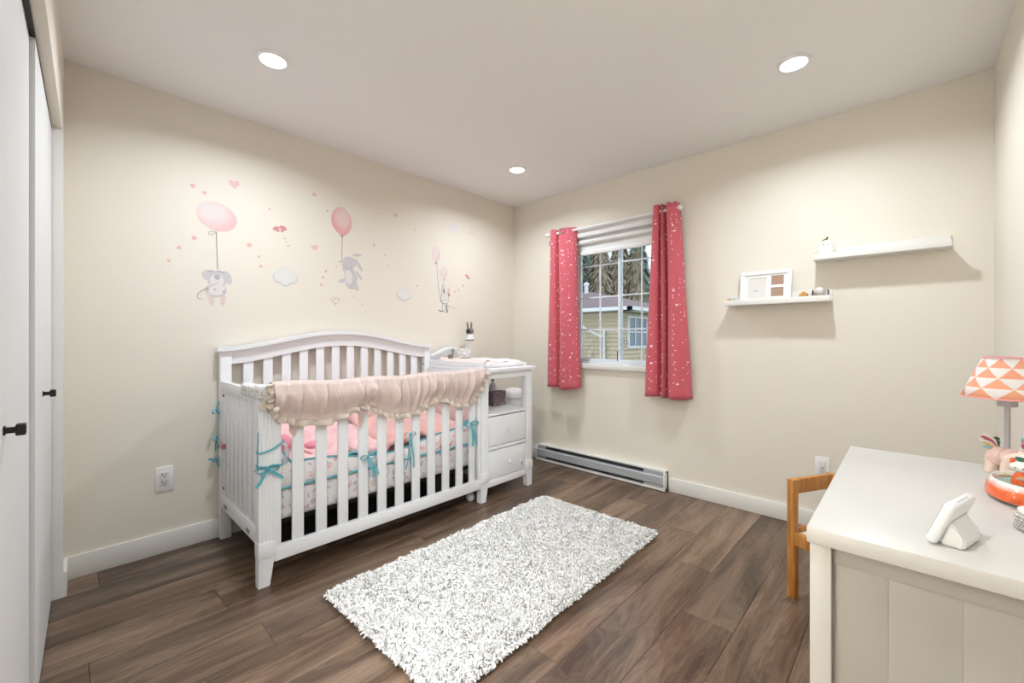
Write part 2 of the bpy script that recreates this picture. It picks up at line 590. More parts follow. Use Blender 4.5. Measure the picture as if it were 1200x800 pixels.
def put(name, bm, m, parent=None, smooth=False, label=None, cat=None, group=None, kind=None, origin=None, mods=None, recalc=True):
    if recalc:
        bmesh.ops.recalc_face_normals(bm, faces=bm.faces)
    if parent is not None:
        base = wloc(parent)
    elif origin is not None:
        base = Vector(origin)
    else:
        xs = [v.co for v in bm.verts]
        base = Vector(((min(c.x for c in xs) + max(c.x for c in xs)) / 2, (min(c.y for c in xs) + max(c.y for c in xs)) / 2, min(c.z for c in xs)))
    bmesh.ops.translate(bm, verts=bm.verts, vec=-base)
    me = bpy.data.meshes.new(name)
    bm.to_mesh(me)
    bm.free()
    if smooth:
        for p in me.polygons:
            p.use_smooth = True
        if smooth != 'full':
            try:
                me.set_sharp_from_angle(angle=math.radians(38))
            except Exception:
                pass
    o = bpy.data.objects.new(name, me)
    COL.objects.link(o)
    if isinstance(m, (list, tuple)):
        for x in m:
            me.materials.append(x)
    else:
        me.materials.append(m)
    ROOTLOC[o.name] = base
    if parent is not None:
        o.parent = parent
    else:
        o.location = base
    for k, v in (('label', label), ('category', cat), ('group', group), ('kind', kind)):
        if v:
            o[k] = v
    return o

def thing(name, loc, label, cat, group=None):
    o = bpy.data.objects.new(name, None)
    COL.objects.link(o)
    o.empty_display_size = 0.05
    o.location = loc
    ROOTLOC[o.name] = Vector(loc)
    o['label'] = label
    o['category'] = cat
    if group:
        o['group'] = group
    return o

def B():
    return bmesh.new()

def bx(name, m, parent, *a, bev=0.0, seg=2, **k):
    b = B()
    box(b, *a, bev=bev, seg=seg)
    return put(name, b, m, parent, smooth=bev > 0, **k)

# ================================================================== ROOM SHELL
RW, RH = 3.183, 2.44
CW = lambda x, d=0.0: -3.088 - 0.0314 * x - d        # face of the closet wall, slightly out of square
YB = -4.55                                            # end of the added hallway behind the camera

def shell(name, m, boxes, **k):
    b = B()
    for q in boxes:
        box(b, *q)
    return put(name, b, m, None, kind='structure', **k)

shell('wall_left', M['wall'], [(-0.12, 0, -3.9, 0.14, -0.02, RH)])
WX0, WX1, WZ0, WZ1 = 0.695, 1.575, 0.915, 2.06
shell('wall_back', M['wall'], [(0, WX0, 0, 0.14, -0.02, RH), (WX1, RW, 0, 0.14, -0.02, RH), (WX0, WX1, 0, 0.14, -0.02, WZ0), (WX0, WX1, 0, 0.14, WZ1, RH)])
shell('wall_right', M['wall'], [(RW, RW + 0.12, YB, 0.14, -0.02, RH)])
shell('ceiling', M['ceiling'], [(-0.12, RW + 0.12, YB, 0.14, RH, RH + 0.12)])

def skew(poly, z0, z1, bm):
    prism(bm, poly, 'z', z0, z1)

OX0, OX1, OZ = 0.18, 2.03, 2.05                        # closet opening
DX0, DX1 = 2.08, 2.60                                  # unseen doorway, added and placed to steer the hall fill
b = B()
T = 0.11
def seg_poly(xa, xb):
    return [(xa, CW(xa)), (xb, CW(xb)), (xb, CW(xb, T)), (xa, CW(xa, T))]
skew(seg_poly(0.0, OX0), -0.02, RH, b)
skew(seg_poly(OX0, OX1), OZ, RH, b)
skew(seg_poly(OX1, DX0), -0.02, RH, b)
skew(seg_poly(DX0, DX1), 2.08, RH, b)
skew(seg_poly(DX1, RW), -0.02, RH, b)
put('wall_front', b, M['wall'], kind='structure')
shell('wall_closet', M['wall'], [(-0.12, 2.03, -3.95, -3.9, -0.02, RH), (2.03, 2.07, -3.95, -3.25, -0.02, RH)])
shell('wall_added_hallway', M['wall'], [(2.03, RW + 0.12, YB - 0.1, YB, -0.02, RH), (2.03, 2.07, YB, -3.95, -0.02, RH)])  # unseen hallway, added to house the fill lamp

# floor slab and planks --------------------------------------------------------
fl = B()
box(fl, -0.12, RW + 0.12, YB, 0.14, -0.10, -0.014)
floor = put('floor', fl, M['groove'], kind='structure')
PLW, PLL = 0.2, 1.33
joints = {0: -2.976, 1: -2.30, 2: -2.10, 3: -2.62, 4: -1.70, 5: -2.55, 6: -2.0, 7: -0.35, 8: -0.95, 9: -1.908, 10: -0.937, 11: -1.323, 12: -0.30, 13: -1.75, 14: -1.1, 15: -0.6}
tints = {(9, 1): 1.12, (10, 1): 1.22, (10, 0): 0.98, (11, 1): 0.86, (11, 0): 1.06, (12, 1): 1.12, (8, 1): 0.88, (7, 0): 1.1, (6, 1): 1.12, (5, 1): 0.78, (4, 1): 0.95, (3, 1): 0.86, (3, 0): 1.1,
         (0, 0): 1.05, (0, 1): 0.84, (1, 1): 1.02, (2, 1): 0.92}
def plank(x0, x1, y0, y1, tint):
    b = B()
    c, g = 0.0012, 0.0004
    x0 += g; x1 -= g; y0 += g; y1 -= g
    lo = [b.verts.new(p) for p in ((x0, y0, -0.014), (x1, y0, -0.014), (x1, y1, -0.014), (x0, y1, -0.014))]
    mi = [b.verts.new(p) for p in ((x0, y0, -c), (x1, y0, -c), (x1, y1, -c), (x0, y1, -c))]
    hi = [b.verts.new(p) for p in ((x0 + c, y0 + c, 0), (x1 - c, y0 + c, 0), (x1 - c, y1 - c, 0), (x0 + c, y1 - c, 0))]
    b.faces.new(hi)
    for A, Z in ((lo, mi), (mi, hi)):
        for k in range(4):
            b.faces.new((A[k], A[(k + 1) % 4], Z[(k + 1) % 4], Z[k]))
    o = put('plank', b, M['floor'], floor)
    w = rng.uniform(-0.02, 0.03)
    o.color = (tint * (1 + w), tint, tint * (1 - w), 1)
for c in range(16):
    xa, xb = max(-0.01 + PLW * c, 0.0), min(-0.01 + PLW * (c + 1), RW)
    if xb - xa < 0.02:
        continue
    j = joints[c]
    ys = [YB, 0.0]
    y = j
    while y < 0:
        ys.append(y); y += PLL
    y = j - PLL
    while y > YB:
        ys.append(y); y -= PLL
    ys = sorted(set(ys))
    for i, (ya, yb) in enumerate(zip(ys, ys[1:])):
        if yb - ya < 0.01:
            continue
        above = 1 if ya >= j - 1e-6 else 0
        t = tints.get((c, above)) if (ya == j or yb == j) else None
        plank(xa, xb, ya, yb, t if t else rng.uniform(0.78, 1.2))

# baseboards ------------------------------------------------------------------
def board(name, *a):
    bx(name, M['trim'], None, *a, bev=0.002, kind='structure')
board('baseboard_left', 0, 0.014, -3.088, -0.0, 0, 0.108)
board('baseboard_back', 0.014, 0.335, -0.014, 0, 0, 0.10)
board('baseboard_back', 1.582, RW, -0.014, 0, 0, 0.10)
board('baseboard_right', RW - 0.014, RW, -3.1, -0.014, 0, 0.10)
b = B()
prism(b, [(0.014, CW(0.014) + 0.014), (OX0, CW(OX0) + 0.014), (OX0, CW(OX0)), (0.014, CW(0.014))], 'z', 0, 0.108)
put('baseboard_front', b, M['trim'], kind='structure')

# closet doors ------------------------------------------------------------------
def cl_poly(xa, xb, d0, d1):
    return [(xa, CW(xa, d0)), (xb, CW(xb, d0)), (xb, CW(xb, d1)), (xa, CW(xa, d1))]
ang = math.atan(-0.0314)
def closet_door(name, xa, xb, dep, kx, lab):
    b = B()
    prism(b, cl_poly(xa, xb, dep, dep + 0.032), 'z', 0.012, OZ - 0.008)
    d = put(name, b, M['door'], None, kind='structure')
    d['label'] = lab
    # black square knob on a stem
    y = CW(kx, dep)
    b = B()
    mt = Matrix.Translation((kx, y, 0.94)) @ Matrix.Rotation(ang, 4, 'Z')
    box(b, -0.006, 0.006, 0, 0.022, -0.006, 0.006, mtx=mt)
    box(b, -0.012, 0.012, 0.017, 0.032, -0.012, 0.012, bev=0.0025, mtx=mt)
    box(b, -0.009, 0.009, 0, 0.003, -0.009, 0.009, mtx=mt)
    put('door_knob', b, M['black'], d)
    return d
closet_door('door_1', OX0 + 0.012, 0.958, 0.031, 0.671, 'white closet door panel next to the nursery wall, with small black knob')
closet_door('door_2', 0.966, OX1 - 0.01, 0.043, 1.496, 'white closet door panel nearest the camera, with black knob')
b = B()
prism(b, cl_poly(OX0 + 0.002, OX1, 0.03, 0.09), 'z', OZ - 0.006, OZ + 0.001)
put('trim_1', b, M['black'], kind='structure')
b = B()
prism(b, cl_poly(OX0 - 0.004, OX0 + 0.004, -0.004, 0.10), 'z', 0, OZ)
put('trim_2', b, M['trim'], kind='structure')
# casing of the added doorway
b = B()
for xa, xb in ((DX0, DX0 + 0.012), (DX1 - 0.012, DX1)):
    prism(b, cl_poly(xa, xb, -0.004, T + 0.004), 'z', 0, 2.08)
prism(b, cl_poly(DX0, DX1, -0.004, T + 0.004), 'z', 2.068, 2.08)
put('trim_3', b, M['trim'], kind='structure')

# ================================================================== WINDOW
win = B()
fx0, fx1, fz0, fz1 = WX0, WX1, WZ0, WZ1
fy0, fy1 = 0.045, 0.115
for q in ((fx0, fx0 + 0.035, fz0, fz1), (fx1 - 0.035, fx1, fz0, fz1), (fx0 + 0.035, fx1 - 0.035, fz0, fz0 + 0.02), (fx0 + 0.035, fx1 - 0.035, fz1 - 0.03, fz1)):
    box(win, q[0], q[1], fy0, fy1, q[2], q[3], bev=0.003)
win_o = put('window_1', win, M['vinyl'], None, smooth=True, kind='structure')
def sash(xa, xb, yc, mx):
    b = B()
    za, zb = fz0 + 0.02, fz1 - 0.03
    s = 0.022
    for q in ((xa, xa + s, za, zb), (xb - s, xb, za, zb), (xa + s, xb - s, za, za + s), (xa + s, xb - s, zb - s, zb)):
        box(b, q[0], q[1], yc - 0.014, yc + 0.014, q[2], q[3], bev=0.002)
    so = put('sash', b, M['vinyl'], win_o, smooth=True)
    b = B()
    box(b, mx - 0.006, mx + 0.006, yc - 0.004, yc + 0.004, za + s, zb - s)
    for z in (1.209, 1.488, 1.763):
        box(b, xa + s, xb - s, yc - 0.0036, yc + 0.0036, z - 0.006, z + 0.006)
    put('muntin_grid', b, M['vinyl'], so)
    b = B()
    box(b, xa + s, xb - s, yc + 0.006, yc + 0.010, za + s, zb - s)
    put('pane', b, M['glass'], so)
sash(0.73, 1.150, 0.085, 0.942)
sash(1.132, 1.540, 0.060, 1.336)
b = B()
box(b, 1.118, 1.128, 0.056, 0.068, 0.945, 1.02, bev=0.002)
box(b, 1.122, 1.130, 0.050, 0.060, 0.985, 1.03, bev=0.002)
put('latch', b, M['black'], win_o)
b = B()
box(b, 1.178, 1.214, 0.0555, 0.0575, 1.082, 1.118)
st = put('sticker', b, M['extwhite'], win_o)
b = B()
for q in ((1.180, 1.212, 1.084, 1.089), (1.180, 1.212, 1.111, 1.116), (1.180, 1.186, 1.084, 1.116), (1.206, 1.212, 1.084, 1.116)):
    box(b, q[0], q[1], 0.0547, 0.0556, q[2], q[3])
put('sticker_border', b, M['black'], st)
bx('trim_4', M['trim'], None, 0.66, 1.61, -0.028, 0.046, WZ0 - 0.042, WZ0 + 0.002, bev=0.006, kind='structure', label='white window sill board')

# roller blind
bl = thing('roller_blind', (1.13, -0.03, 1.85), 'white roller blind rolled up at the top of the window', 'blind')
bx('cassette', M['blind'], bl, 0.735, 1.56, -0.055, -0.001, 1.995, 2.075, bev=0.01)
b = B()
sweep(b, [(0.745, -0.022, 1.955), (1.55, -0.022, 1.955)], 0.02, 0.02, n=16)
put('rolled_fabric', b, M['blind'], bl, smooth=True)
b = B()
box(b, 0.75, 1.545, -0.006, -0.003, 1.87, 1.996)
put('fabric', b, M['blind'], bl)
bx('bottom_bar', M['rodw'], bl, 0.748, 1.547, -0.020, -0.002, 1.845, 1.882, bev=0.005)

# curtain rod
ROD_Y, ROD_Z = -0.085, 2.062
rod = thing('curtain_rod', (1.1, -0.04, ROD_Z), 'white curtain rod with round end knobs above the window', 'curtain rod')
b = B()
sweep(b, [(0.50, ROD_Y, ROD_Z), (1.685, ROD_Y, ROD_Z)], 0.0105, 0.01, n=14)
put('pole', b, M['rodw'], rod, smooth=True)
for x in (0.492, 1.695):
    b = B()
    ball(b, (x, ROD_Y, ROD_Z), (0.020, 0.019, 0.019))
    put('finial', b, M['rodw'], rod, smooth='full')
for x in (0.515, 1.668):
    b = B()
    box(b, x - 0.006, x + 0.006, ROD_Y, 0.0, ROD_Z - 0.012, ROD_Z - 0.004)
    box(b, x - 0.012, x + 0.012, -0.004, 0.0, ROD_Z - 0.03, ROD_Z + 0.02)
    put('bracket', b, M['rodw'], rod)

def curtain(plan_top, plan_bot, z0f, z1f, label, rings):
    top = smooth_path([(x, y, 0) for x, y in plan_top], 8)
    bot = smooth_path([(x, y, 0) for x, y in plan_bot], 8)
    n = len(top)
    acc = [0]
    for i in range(1, n):
        acc.append(acc[-1] + (top[i] - top[i - 1]).length)
    b = B()
    uvl = b.loops.layers.uv.new('UVMap')
    nz = 40
    V = []
    for j in range(nz + 1):
        t = j / nz
        row = []
        for i in range(n):
            u = i / (n - 1)
            zz = z1f(u) * (1 - t) + z0f(u) * t
            s = t ** 0.8
            p = top[i] * (1 - s) + bot[i] * s
            wob = 0.006 * math.sin(5 * t + 9 * u) * t
            row.append((b.verts.new((p.x + wob, min(p.y + wob * 0.5, -0.014), zz)), acc[i], zz))
        V.append(row)
    for j in range(nz):
        for i in range(n - 1):
            q = (V[j][i], V[j][i + 1], V[j + 1][i + 1], V[j + 1][i])
            f = b.faces.new([a[0] for a in q])
            for lp, a in zip(f.loops, q):
                lp[uvl].uv = (a[1], a[2])
    # double the sheet for a thickness of 2 mm
    o = put('curtain', b, M['curtain'], None, smooth='full', label=label, cat='curtain', group='star print curtains', origin=(plan_top[0][0], -0.08, 0.69))
    md = o.modifiers.new('thickness', 'SOLIDIFY')
    md.thickness = 0.002
    for x, y, z, ay in rings:
        r = B()
        m = Matrix.Translation((x, y, z)) @ Matrix.Rotation(ay, 4, 'Z')
        seg = 20
        P = [m @ Vector((0.022 * math.cos(2 * PI * k / seg), 0, 0.022 * math.sin(2 * PI * k / seg))) for k in range(seg + 1)]
        sweep(r, P, 0.0045, 0, n=8, up=m.to_3x3() @ Vector((0, 1, 0)))
        put('grommet', r, M['chrome'], o, smooth=True)
    return o

curtain([(0.525, -0.05), (0.545, -0.10), (0.575, -0.115), (0.60, -0.10), (0.612, -0.062), (0.628, -0.06), (0.64, -0.108), (0.675, -0.128), (0.73, -0.115), (0.785, -0.085), (0.80, -0.06)],
        [(0.482, -0.05), (0.51, -0.095), (0.555, -0.11), (0.60, -0.10), (0.622, -0.06), (0.640, -0.065), (0.66, -0.115), (0.705, -0.13), (0.765, -0.115), (0.815, -0.085), (0.832, -0.055)],
        lambda u: 0.685 + 0.012 * math.sin(7 * u) + 0.02 * u, lambda u: 2.10 - 0.016 * u,
        'coral pink star print curtain on the left side of the window', [(0.69, -0.131, 2.062, 0.25)])
curtain([(1.495, -0.055), (1.505, -0.10), (1.525, -0.12), (1.548, -0.105), (1.555, -0.06), (1.563, -0.062), (1.568, -0.11), (1.575, -0.118), (1.582, -0.06), (1.592, -0.06), (1.61, -0.115), (1.645, -0.128), (1.675, -0.11), (1.683, -0.05)],
        [(1.425, -0.06), (1.445, -0.10), (1.48, -0.12), (1.52, -0.11), (1.54, -0.062), (1.555, -0.064), (1.57, -0.115), (1.585, -0.12), (1.60, -0.062), (1.615, -0.06), (1.635, -0.115), (1.69, -0.13), (1.74, -0.11), (1.765, -0.05)],
        lambda u: 0.692 + 0.01 * math.sin(6 * u) + 0.018 * u, lambda u: 2.112 - 0.006 * u,
        'coral pink star print curtain on the right side of the window', [(1.679, -0.085, 2.062, 1.2)])

# ================================================================== OUTSIDE
gr = B()
box(gr, -60, 30, 0.6, 90, -2.95, -2.8)
put('ground', gr, M['lawn'], kind='structure')
hs = thing('neighbour_house', (-6.1, 10.8, -2.8), 'beige sided house with hipped roof outside the window', 'house')
HX, HY = -2.66, 7.0
bx('wall', M['siding'], hs, -14, HX, HY, 14.6, -2.8, 1.82)
b = B()
z = -2.7
while z < 1.78:
    # lapped boards: each course leans out at its lower edge
    prism(b, [(HY, z + 0.11), (HY, z), (HY - 0.04, z)], 'x', -14, HX)
    prism(b, [(HX, z + 0.11), (HX, z), (HX + 0.04, z)], 'y', HY, 14.6)
    z += 0.11
sd = put('siding_boards', b, M['siding'], hs)
sd['kind'] = 'stuff'
ex0, ex1, ey0, ey1, ez = -14.6, -2.2, 6.55, 15.0, 1.87
apx, apy, apz = -6.12, 10.8, 2.93
b = B()
P = [b.verts.new(p) for p in ((ex0, ey0, ez), (ex1, ey0, ez), (ex1, ey1, ez), (ex0, ey1, ez), (apx, apy, apz), (-11, apy, apz))]
for f in ((0, 1, 4, 5), (1, 2, 4), (2, 3, 5, 4), (3, 0, 5), (3, 2, 1, 0)):
    b.faces.new([P[i] for i in f])
put('roof', b, M['roof'], hs)
b = B()
box(b, ex0, ex1 + 0.1, ey0 - 0.1, ey0, ez - 0.03, ez + 0.055)
box(b, ex1, ex1 + 0.1, ey0 - 0.1, ey1, ez - 0.03, ez + 0.055)
box(b, ex0, ex1, ey0, HY, ez - 0.03, ez - 0.005)
box(b, HX, ex1, ey0, ey1, ez - 0.03, ez - 0.005)
put('gutter', b, M['extwhite'], hs)
b = B()
sweep(b, smooth_path([(-3.75, 6.5, 1.85), (-3.74, 6.5, 1.62), (-3.5, 6.6, 1.38), (-3.16, 6.86, 1.16), (-3.12, 6.92, 1.0), (-3.12, 6.93, -2.8)], 5), 0.035, 0.035, n=8)
put('downspout', b, M['extwhite'], hs, smooth=True)
for x, h in ((-6.35, 0.55), (-5.90, 0.45)):
    b = B()
    lathe(b, [(0.07, -0.1), (0.07, h * 0.8), (0.10, h * 0.8), (0.10, h), (0.02, h + 0.05)], (x, 10.3, 2.72), 12)
    put('flue_pipe', b, M['extwhite'], hs, smooth=True)
wn1 = B()
wy0, wy1, wz0, wz1 = 7.35, 8.75, 0.92, 1.68
for q in ((wy0 - 0.06, wy0, wz0 - 0.06, wz1 + 0.06), (wy1, wy1 + 0.06, wz0 - 0.06, wz1 + 0.06), (wy0, wy1, wz0 - 0.06, wz0), (wy0, wy1, wz1, wz1 + 0.06)):
    box(wn1, HX, HX + 0.07, q[0], q[1], q[2], q[3])
hw = put('house_window', wn1, M['extwhite'], hs)
b = B()
box(b, HX + 0.03, HX + 0.04, wy0, wy1, wz0, wz1)
put('pane', b, M['extglass'], hw)
b = B()
for k in range(1, 4):
    y = wy0 + (wy1 - wy0) * k / 4
    box(b, HX + 0.03, HX + 0.06, y - 0.02, y + 0.02, wz0, wz1)
box(b, HX + 0.03, HX + 0.055, wy0, wy1, (wz0 + wz1) / 2 - 0.015, (wz0 + wz1) / 2 + 0.015)
put('muntin_grid', b, M['extwhite'], hw)

def conifer(x, y, h, r, m, label, seed, base=-2.8):
    rr = random.Random(seed)
    t = thing('conifer_tree', (x, y, base), label, 'tree', 'trees beyond the neighbouring house')
    b = B()
    sweep(b, [(x, y, base), (x, y, base + h * 0.5), (x, y, base + h)], 0.2, 0, n=7, radii=[0.22, 0.14, 0.02], up=(0, 1, 0))
    put('trunk', b, M['bark'], t, smooth=True)
    b = B()
    for k in range(2600):
        f = rr.random() ** 0.8
        zz = base + h * (0.15 + 0.85 * f)
        rad = r * (1 - f) ** 0.85 * (0.35 + 0.65 * rr.random() ** 0.5) + 0.05
        a = rr.uniform(0, 2 * PI)
        c = Vector((x + rad * math.cos(a), y + rad * math.sin(a), zz - 0.25 * rad))
        s = rr.uniform(0.18, 0.46)
        d = Vector((math.cos(a), math.sin(a), rr.uniform(-1.6, -0.6)))
        sd_ = Vector((-math.sin(a), math.cos(a), rr.uniform(-0.3, 0.3)))
        q = [b.verts.new(p) for p in (c - d * s, c + sd_ * s * 0.35, c + d * s, c - sd_ * s * 0.35)]
        b.faces.new(q)
    f = put('foliage', b, m, t, recalc=False)
    f['kind'] = 'stuff'
conifer(-13.7, 21, 11.6, 1.5, M['conifer'], 'green conifer at the left edge of the window view, above the pipes', 1)
conifer(-17.4, 28.5, 13.0, 2.3, M['conifer'], 'tall conifer far back behind the two roof pipes', 2)
conifer(-12.0, 21.3, 11.2, 1.4, M['conifer2'], 'olive brown tree above the roof, left of the window centre bar', 3)
conifer(-15.0, 32.5, 14.0, 2.6, M['conifer'], 'tall conifer far back right behind the centre bar', 4)
conifer(-10.6, 23.5, 9.4, 1.3, M['conifer2'], 'rusty brown tree just right of the window centre bar', 5)
conifer(-13.2, 26.0, 12.6, 1.7, M['conifer2'], 'brown tree seen through the window centre', 6)
conifer(-13.6, 37.0, 14.6, 2.4, M['conifer'], 'tallest pointed dark conifer in the right window sash', 7)
conifer(-9.0, 28.0, 12.6, 2.0, M['conifer'], 'dark conifer beside the right curtain edge', 8)
conifer(-19.0, 22.0, 11.6, 1.8, M['conifer'], 'dark conifer half hidden by the left curtain', 9)

def bare_tree(name, x, y, base, h, label, seed, spread=0.5, n0=5, r0=0.05):
    rr = random.Random(seed)
    b = B()
    def grow(p, d, ln, r, lev):
        q = p + d * ln * 0.5 + Vector((rr.uniform(-1, 1), rr.uniform(-1, 1), 0)) * ln * 0.05
        e = p + d * ln
        sweep(b, [p, q, e], r, 0, n=4, radii=[r, r * 0.8, r * 0.6])
        if lev > 0:
            for _ in range(3 if lev > 1 else 4):
                nd = (d + Vector((rr.uniform(-1, 1), rr.uniform(-1, 1), rr.uniform(-0.2, 0.8))) * spread).normalized()
                grow(p + (e - p) * rr.uniform(0.45, 1.0), nd, ln * rr.uniform(0.5, 0.75), r * 0.55, lev - 1)
    for _ in range(n0):
        d = Vector((rr.uniform(-0.35, 0.35), rr.uniform(-0.35, 0.35), 1)).normalized()
        grow(Vector((x, y, base)), d, h * 0.45, r0, 4)
    put(name, b, M['bark'], None, label=label, cat='tree', origin=(x, y, base), recalc=False)
bare_tree('bare_shrub', -2.7, 4.4, -2.8, 5.2, 'bare leafless shrub in front of the house wall', 14, 0.6, 4, 0.014)
bare_tree('bare_tree', -10.1, 17.0, -2.8, 8.6, 'pale bare deciduous tree behind the house roof', 12, 0.5, 2, 0.10)

# ================================================================== BASEBOARD HEATER
ht = thing('baseboard_heater', (0.96, -0.03, 0), 'silver electric baseboard heater along the wall below the window', 'heater')
hx0, hx1 = 0.342, 1.575
b = B()
prism(b, [(0, 0.006), (-0.058, 0.006), (-0.058, 0.022), (-0.02, 0.022), (-0.02, 0.135), (-0.045, 0.140), (-0.045, 0.150), (0, 0.150)], 'x', hx0, hx1)
put('casing', b, M['trim'], ht)
b = B()
prism(b, [(-0.020, 0.046), (-0.058, 0.046), (-0.064, 0.052), (-0.064, 0.104), (-0.058, 0.112), (-0.020, 0.112)], 'x', hx0 + 0.012, hx1 - 0.012)
put('front_panel', b, M['heater'], ht)
for za, zb in ((0.113, 0.136), (0.024, 0.045)):
    b = B()
    box(b, hx0 + 0.1, hx1 - 0.17, -0.040, -0.021, za, zb)
    for k in range(58):
        x = hx0 + 0.11 + k * (hx1 - hx0 - 0.29) / 57
        box(b, x - 0.001, x + 0.001, -0.046, -0.039, za, zb)
    put('grille', b, M['heatdark'], ht)
for xa, xb in ((hx0 + 0.012, hx0 + 0.1), (hx1 - 0.17, hx1 - 0.012)):
    for za, zb in ((0.112, 0.138), (0.022, 0.046)):
        bx('end_plate', M['heater'], ht, xa, xb, -0.052, -0.021, za, zb)
for xa, xb in ((hx0, hx0 + 0.012), (hx1 - 0.012, hx1)):
    bx('end_cap', M['trim'], ht, xa, xb, -0.066, 0, 0.004, 0.150, bev=0.004)
b = B()
for k in range(5):
    box(b, hx1 - 0.13 + k * 0.008, hx1 - 0.126 + k * 0.008, -0.0646, -0.063, 0.070, 0.074)
put('maker_mark', b, M['heatdark'], ht)

# ================================================================== OUTLETS
def outlet(name, c, axis, label):
    t = thing(name, c, label, 'outlet')
    def bb(u0, u1, d0, d1, z0, z1, nm, m, bev=0.0):
        b = B()
        if axis == 'x':
            box(b, c[0] + d0, c[0] + d1, c[1] + u0, c[1] + u1, c[2] + z0, c[2] + z1, bev=bev)
        else:
            box(b, c[0] + u0, c[0] + u1, c[1] - d1, c[1] - d0, c[2] + z0, c[2] + z1, bev=bev)
        put(nm, b, m, t, smooth=bev > 0)
    if name == 'wall_outlet':
        bb(-0.037, 0.037, 0, 0.006, -0.0, 0.128, 'cover_plate', M['outlet'], 0.002)
        bb(-0.019, 0.019, 0.005, 0.008, 0.026, 0.102, 'receptacle', M['outletin'], 0.001)
        for zc in (0.046, 0.084):
            for u, w, h, dz in ((-0.008, 0.004, 0.009, 0.004), (0.008, 0.004, 0.007, 0.004), (0.0, 0.006, 0.005, -0.008)):
                bb(u - w / 2, u + w / 2, 0.0075, 0.0085, zc + dz - h / 2, zc + dz + h / 2, 'slot', M['slot'])
    else:
        bb(-0.036, 0.036, 0, 0.006, 0, 0.12, 'cover_plate', M['outlet'], 0.002)
        bb(-0.014, 0.014, 0.005, 0.008, 0.025, 0.095, 'insert', M['outletin'], 0.001)
        bb(-0.003, 0.003, 0.0075, 0.009, 0.052, 0.060, 'jack', M['slot'])
outlet('wall_outlet', (0, -2.722, 0.325), 'x', 'white double power outlet on the wall left of the crib')
outlet('wall_jack', (2.508, 0, 0.31), 'y', 'white wall jack plate behind the small wooden chair')

# ================================================================== CRIB WITH CHANGING TABLE
crib = thing('crib', (0.39, -1.55, 0), 'white slatted wooden crib with attached drawer changing table', 'crib')
Y0, Y1, Y2 = -2.487, -1.062, -0.595
XF = 0.75
WH = M['white']
def cb(name, *a, bev=0.003, parent=crib, m=None, **k):
    return bx(name, m or WH, parent, *a, bev=bev, **k)
# front posts: fluted shaft, square block, tapered foot
def fluted_post(ya, yb):
    b = B()
    n = 4
    w = (yb - ya)
    prof = [(XF - 0.05, ya)]
    # flutes on the front face
    prof.append((XF, ya))
    fw = w / (n + 0.5)
    for k in range(n):
        c = ya + fw * (k + 0.75)
        prof += [(XF, c - fw * 0.32), (XF - 0.0025, c - fw * 0.15), (XF - 0.0025, c + fw * 0.15), (XF, c + fw * 0.32)]
    prof += [(XF, yb), (XF - 0.05, yb)]
    # flutes on the outer end face
    prism(b, prof, 'z', 0.205, 0.885)
    po = put('post', b, WH, crib)
    b = B()
    box(b, XF - 0.054, XF + 0.006, ya - 0.003, yb + 0.003, 0.135, 0.205, bev=0.004)
    v0 = [b.verts.new(p) for p in ((XF + 0.006, ya + 0.006, 0.145), (XF + 0.006, yb - 0.006, 0.145), (XF + 0.006, yb - 0.006, 0.195), (XF + 0.006, ya + 0.006, 0.195))]
    ap = b.verts.new((XF + 0.015, (ya + yb) / 2, 0.17))
    for k in range(4):
        b.faces.new((v0[k], v0[(k + 1) % 4], ap))
    put('corner_block', b, WH, po, smooth=True)
    b = B()
    tp = [(XF - 0.05, ya), (XF, ya), (XF, yb), (XF - 0.05, yb)]
    cy = (ya + yb) / 2
    A = [b.verts.new((x, y, 0.136)) for x, y in tp]
    Z = [b.verts.new((XF - 0.045 + (x - XF + 0.05) * 0.8, ya + (y - ya) * 0.72, 0.0)) for x, y in tp]
    b.faces.new(A); b.faces.new(list(reversed(Z)))
    for k in range(4):
        b.faces.new((A[k], A[(k + 1) % 4], Z[(k + 1) % 4], Z[k]))
    put('foot', b, WH, po)
fluted_post(Y0, Y0 + 0.066)
fluted_post(Y1 - 0.066, Y1)
cb('stile', XF - 0.035, XF - 0.006, Y0 + 0.066, Y0 + 0.096, 0.10, 0.885)
cb('stile', XF - 0.035, XF - 0.006, Y1 - 0.092, Y1 - 0.066, 0.10, 0.885)
# rear posts
for ya in (Y0 + 0.003, Y1 - 0.048):
    cb('rear_post', 0.018, 0.062, ya, ya + 0.055, 0.0, 1.062)
# front rails and slats
cb('bottom_rail', XF - 0.032, XF - 0.004, Y0 + 0.066, Y1 - 0.066, 0.100, 0.168)
cb('top_rail', XF - 0.04, XF, Y0 + 0.05, Y1 - 0.05, 0.835, 0.895, bev=0.008)
for k in range(11):
    y = -2.340 + k * 0.1115
    cb('slat', XF - 0.027, XF - 0.012, y, y + 0.053, 0.166, 0.837, bev=0.002)
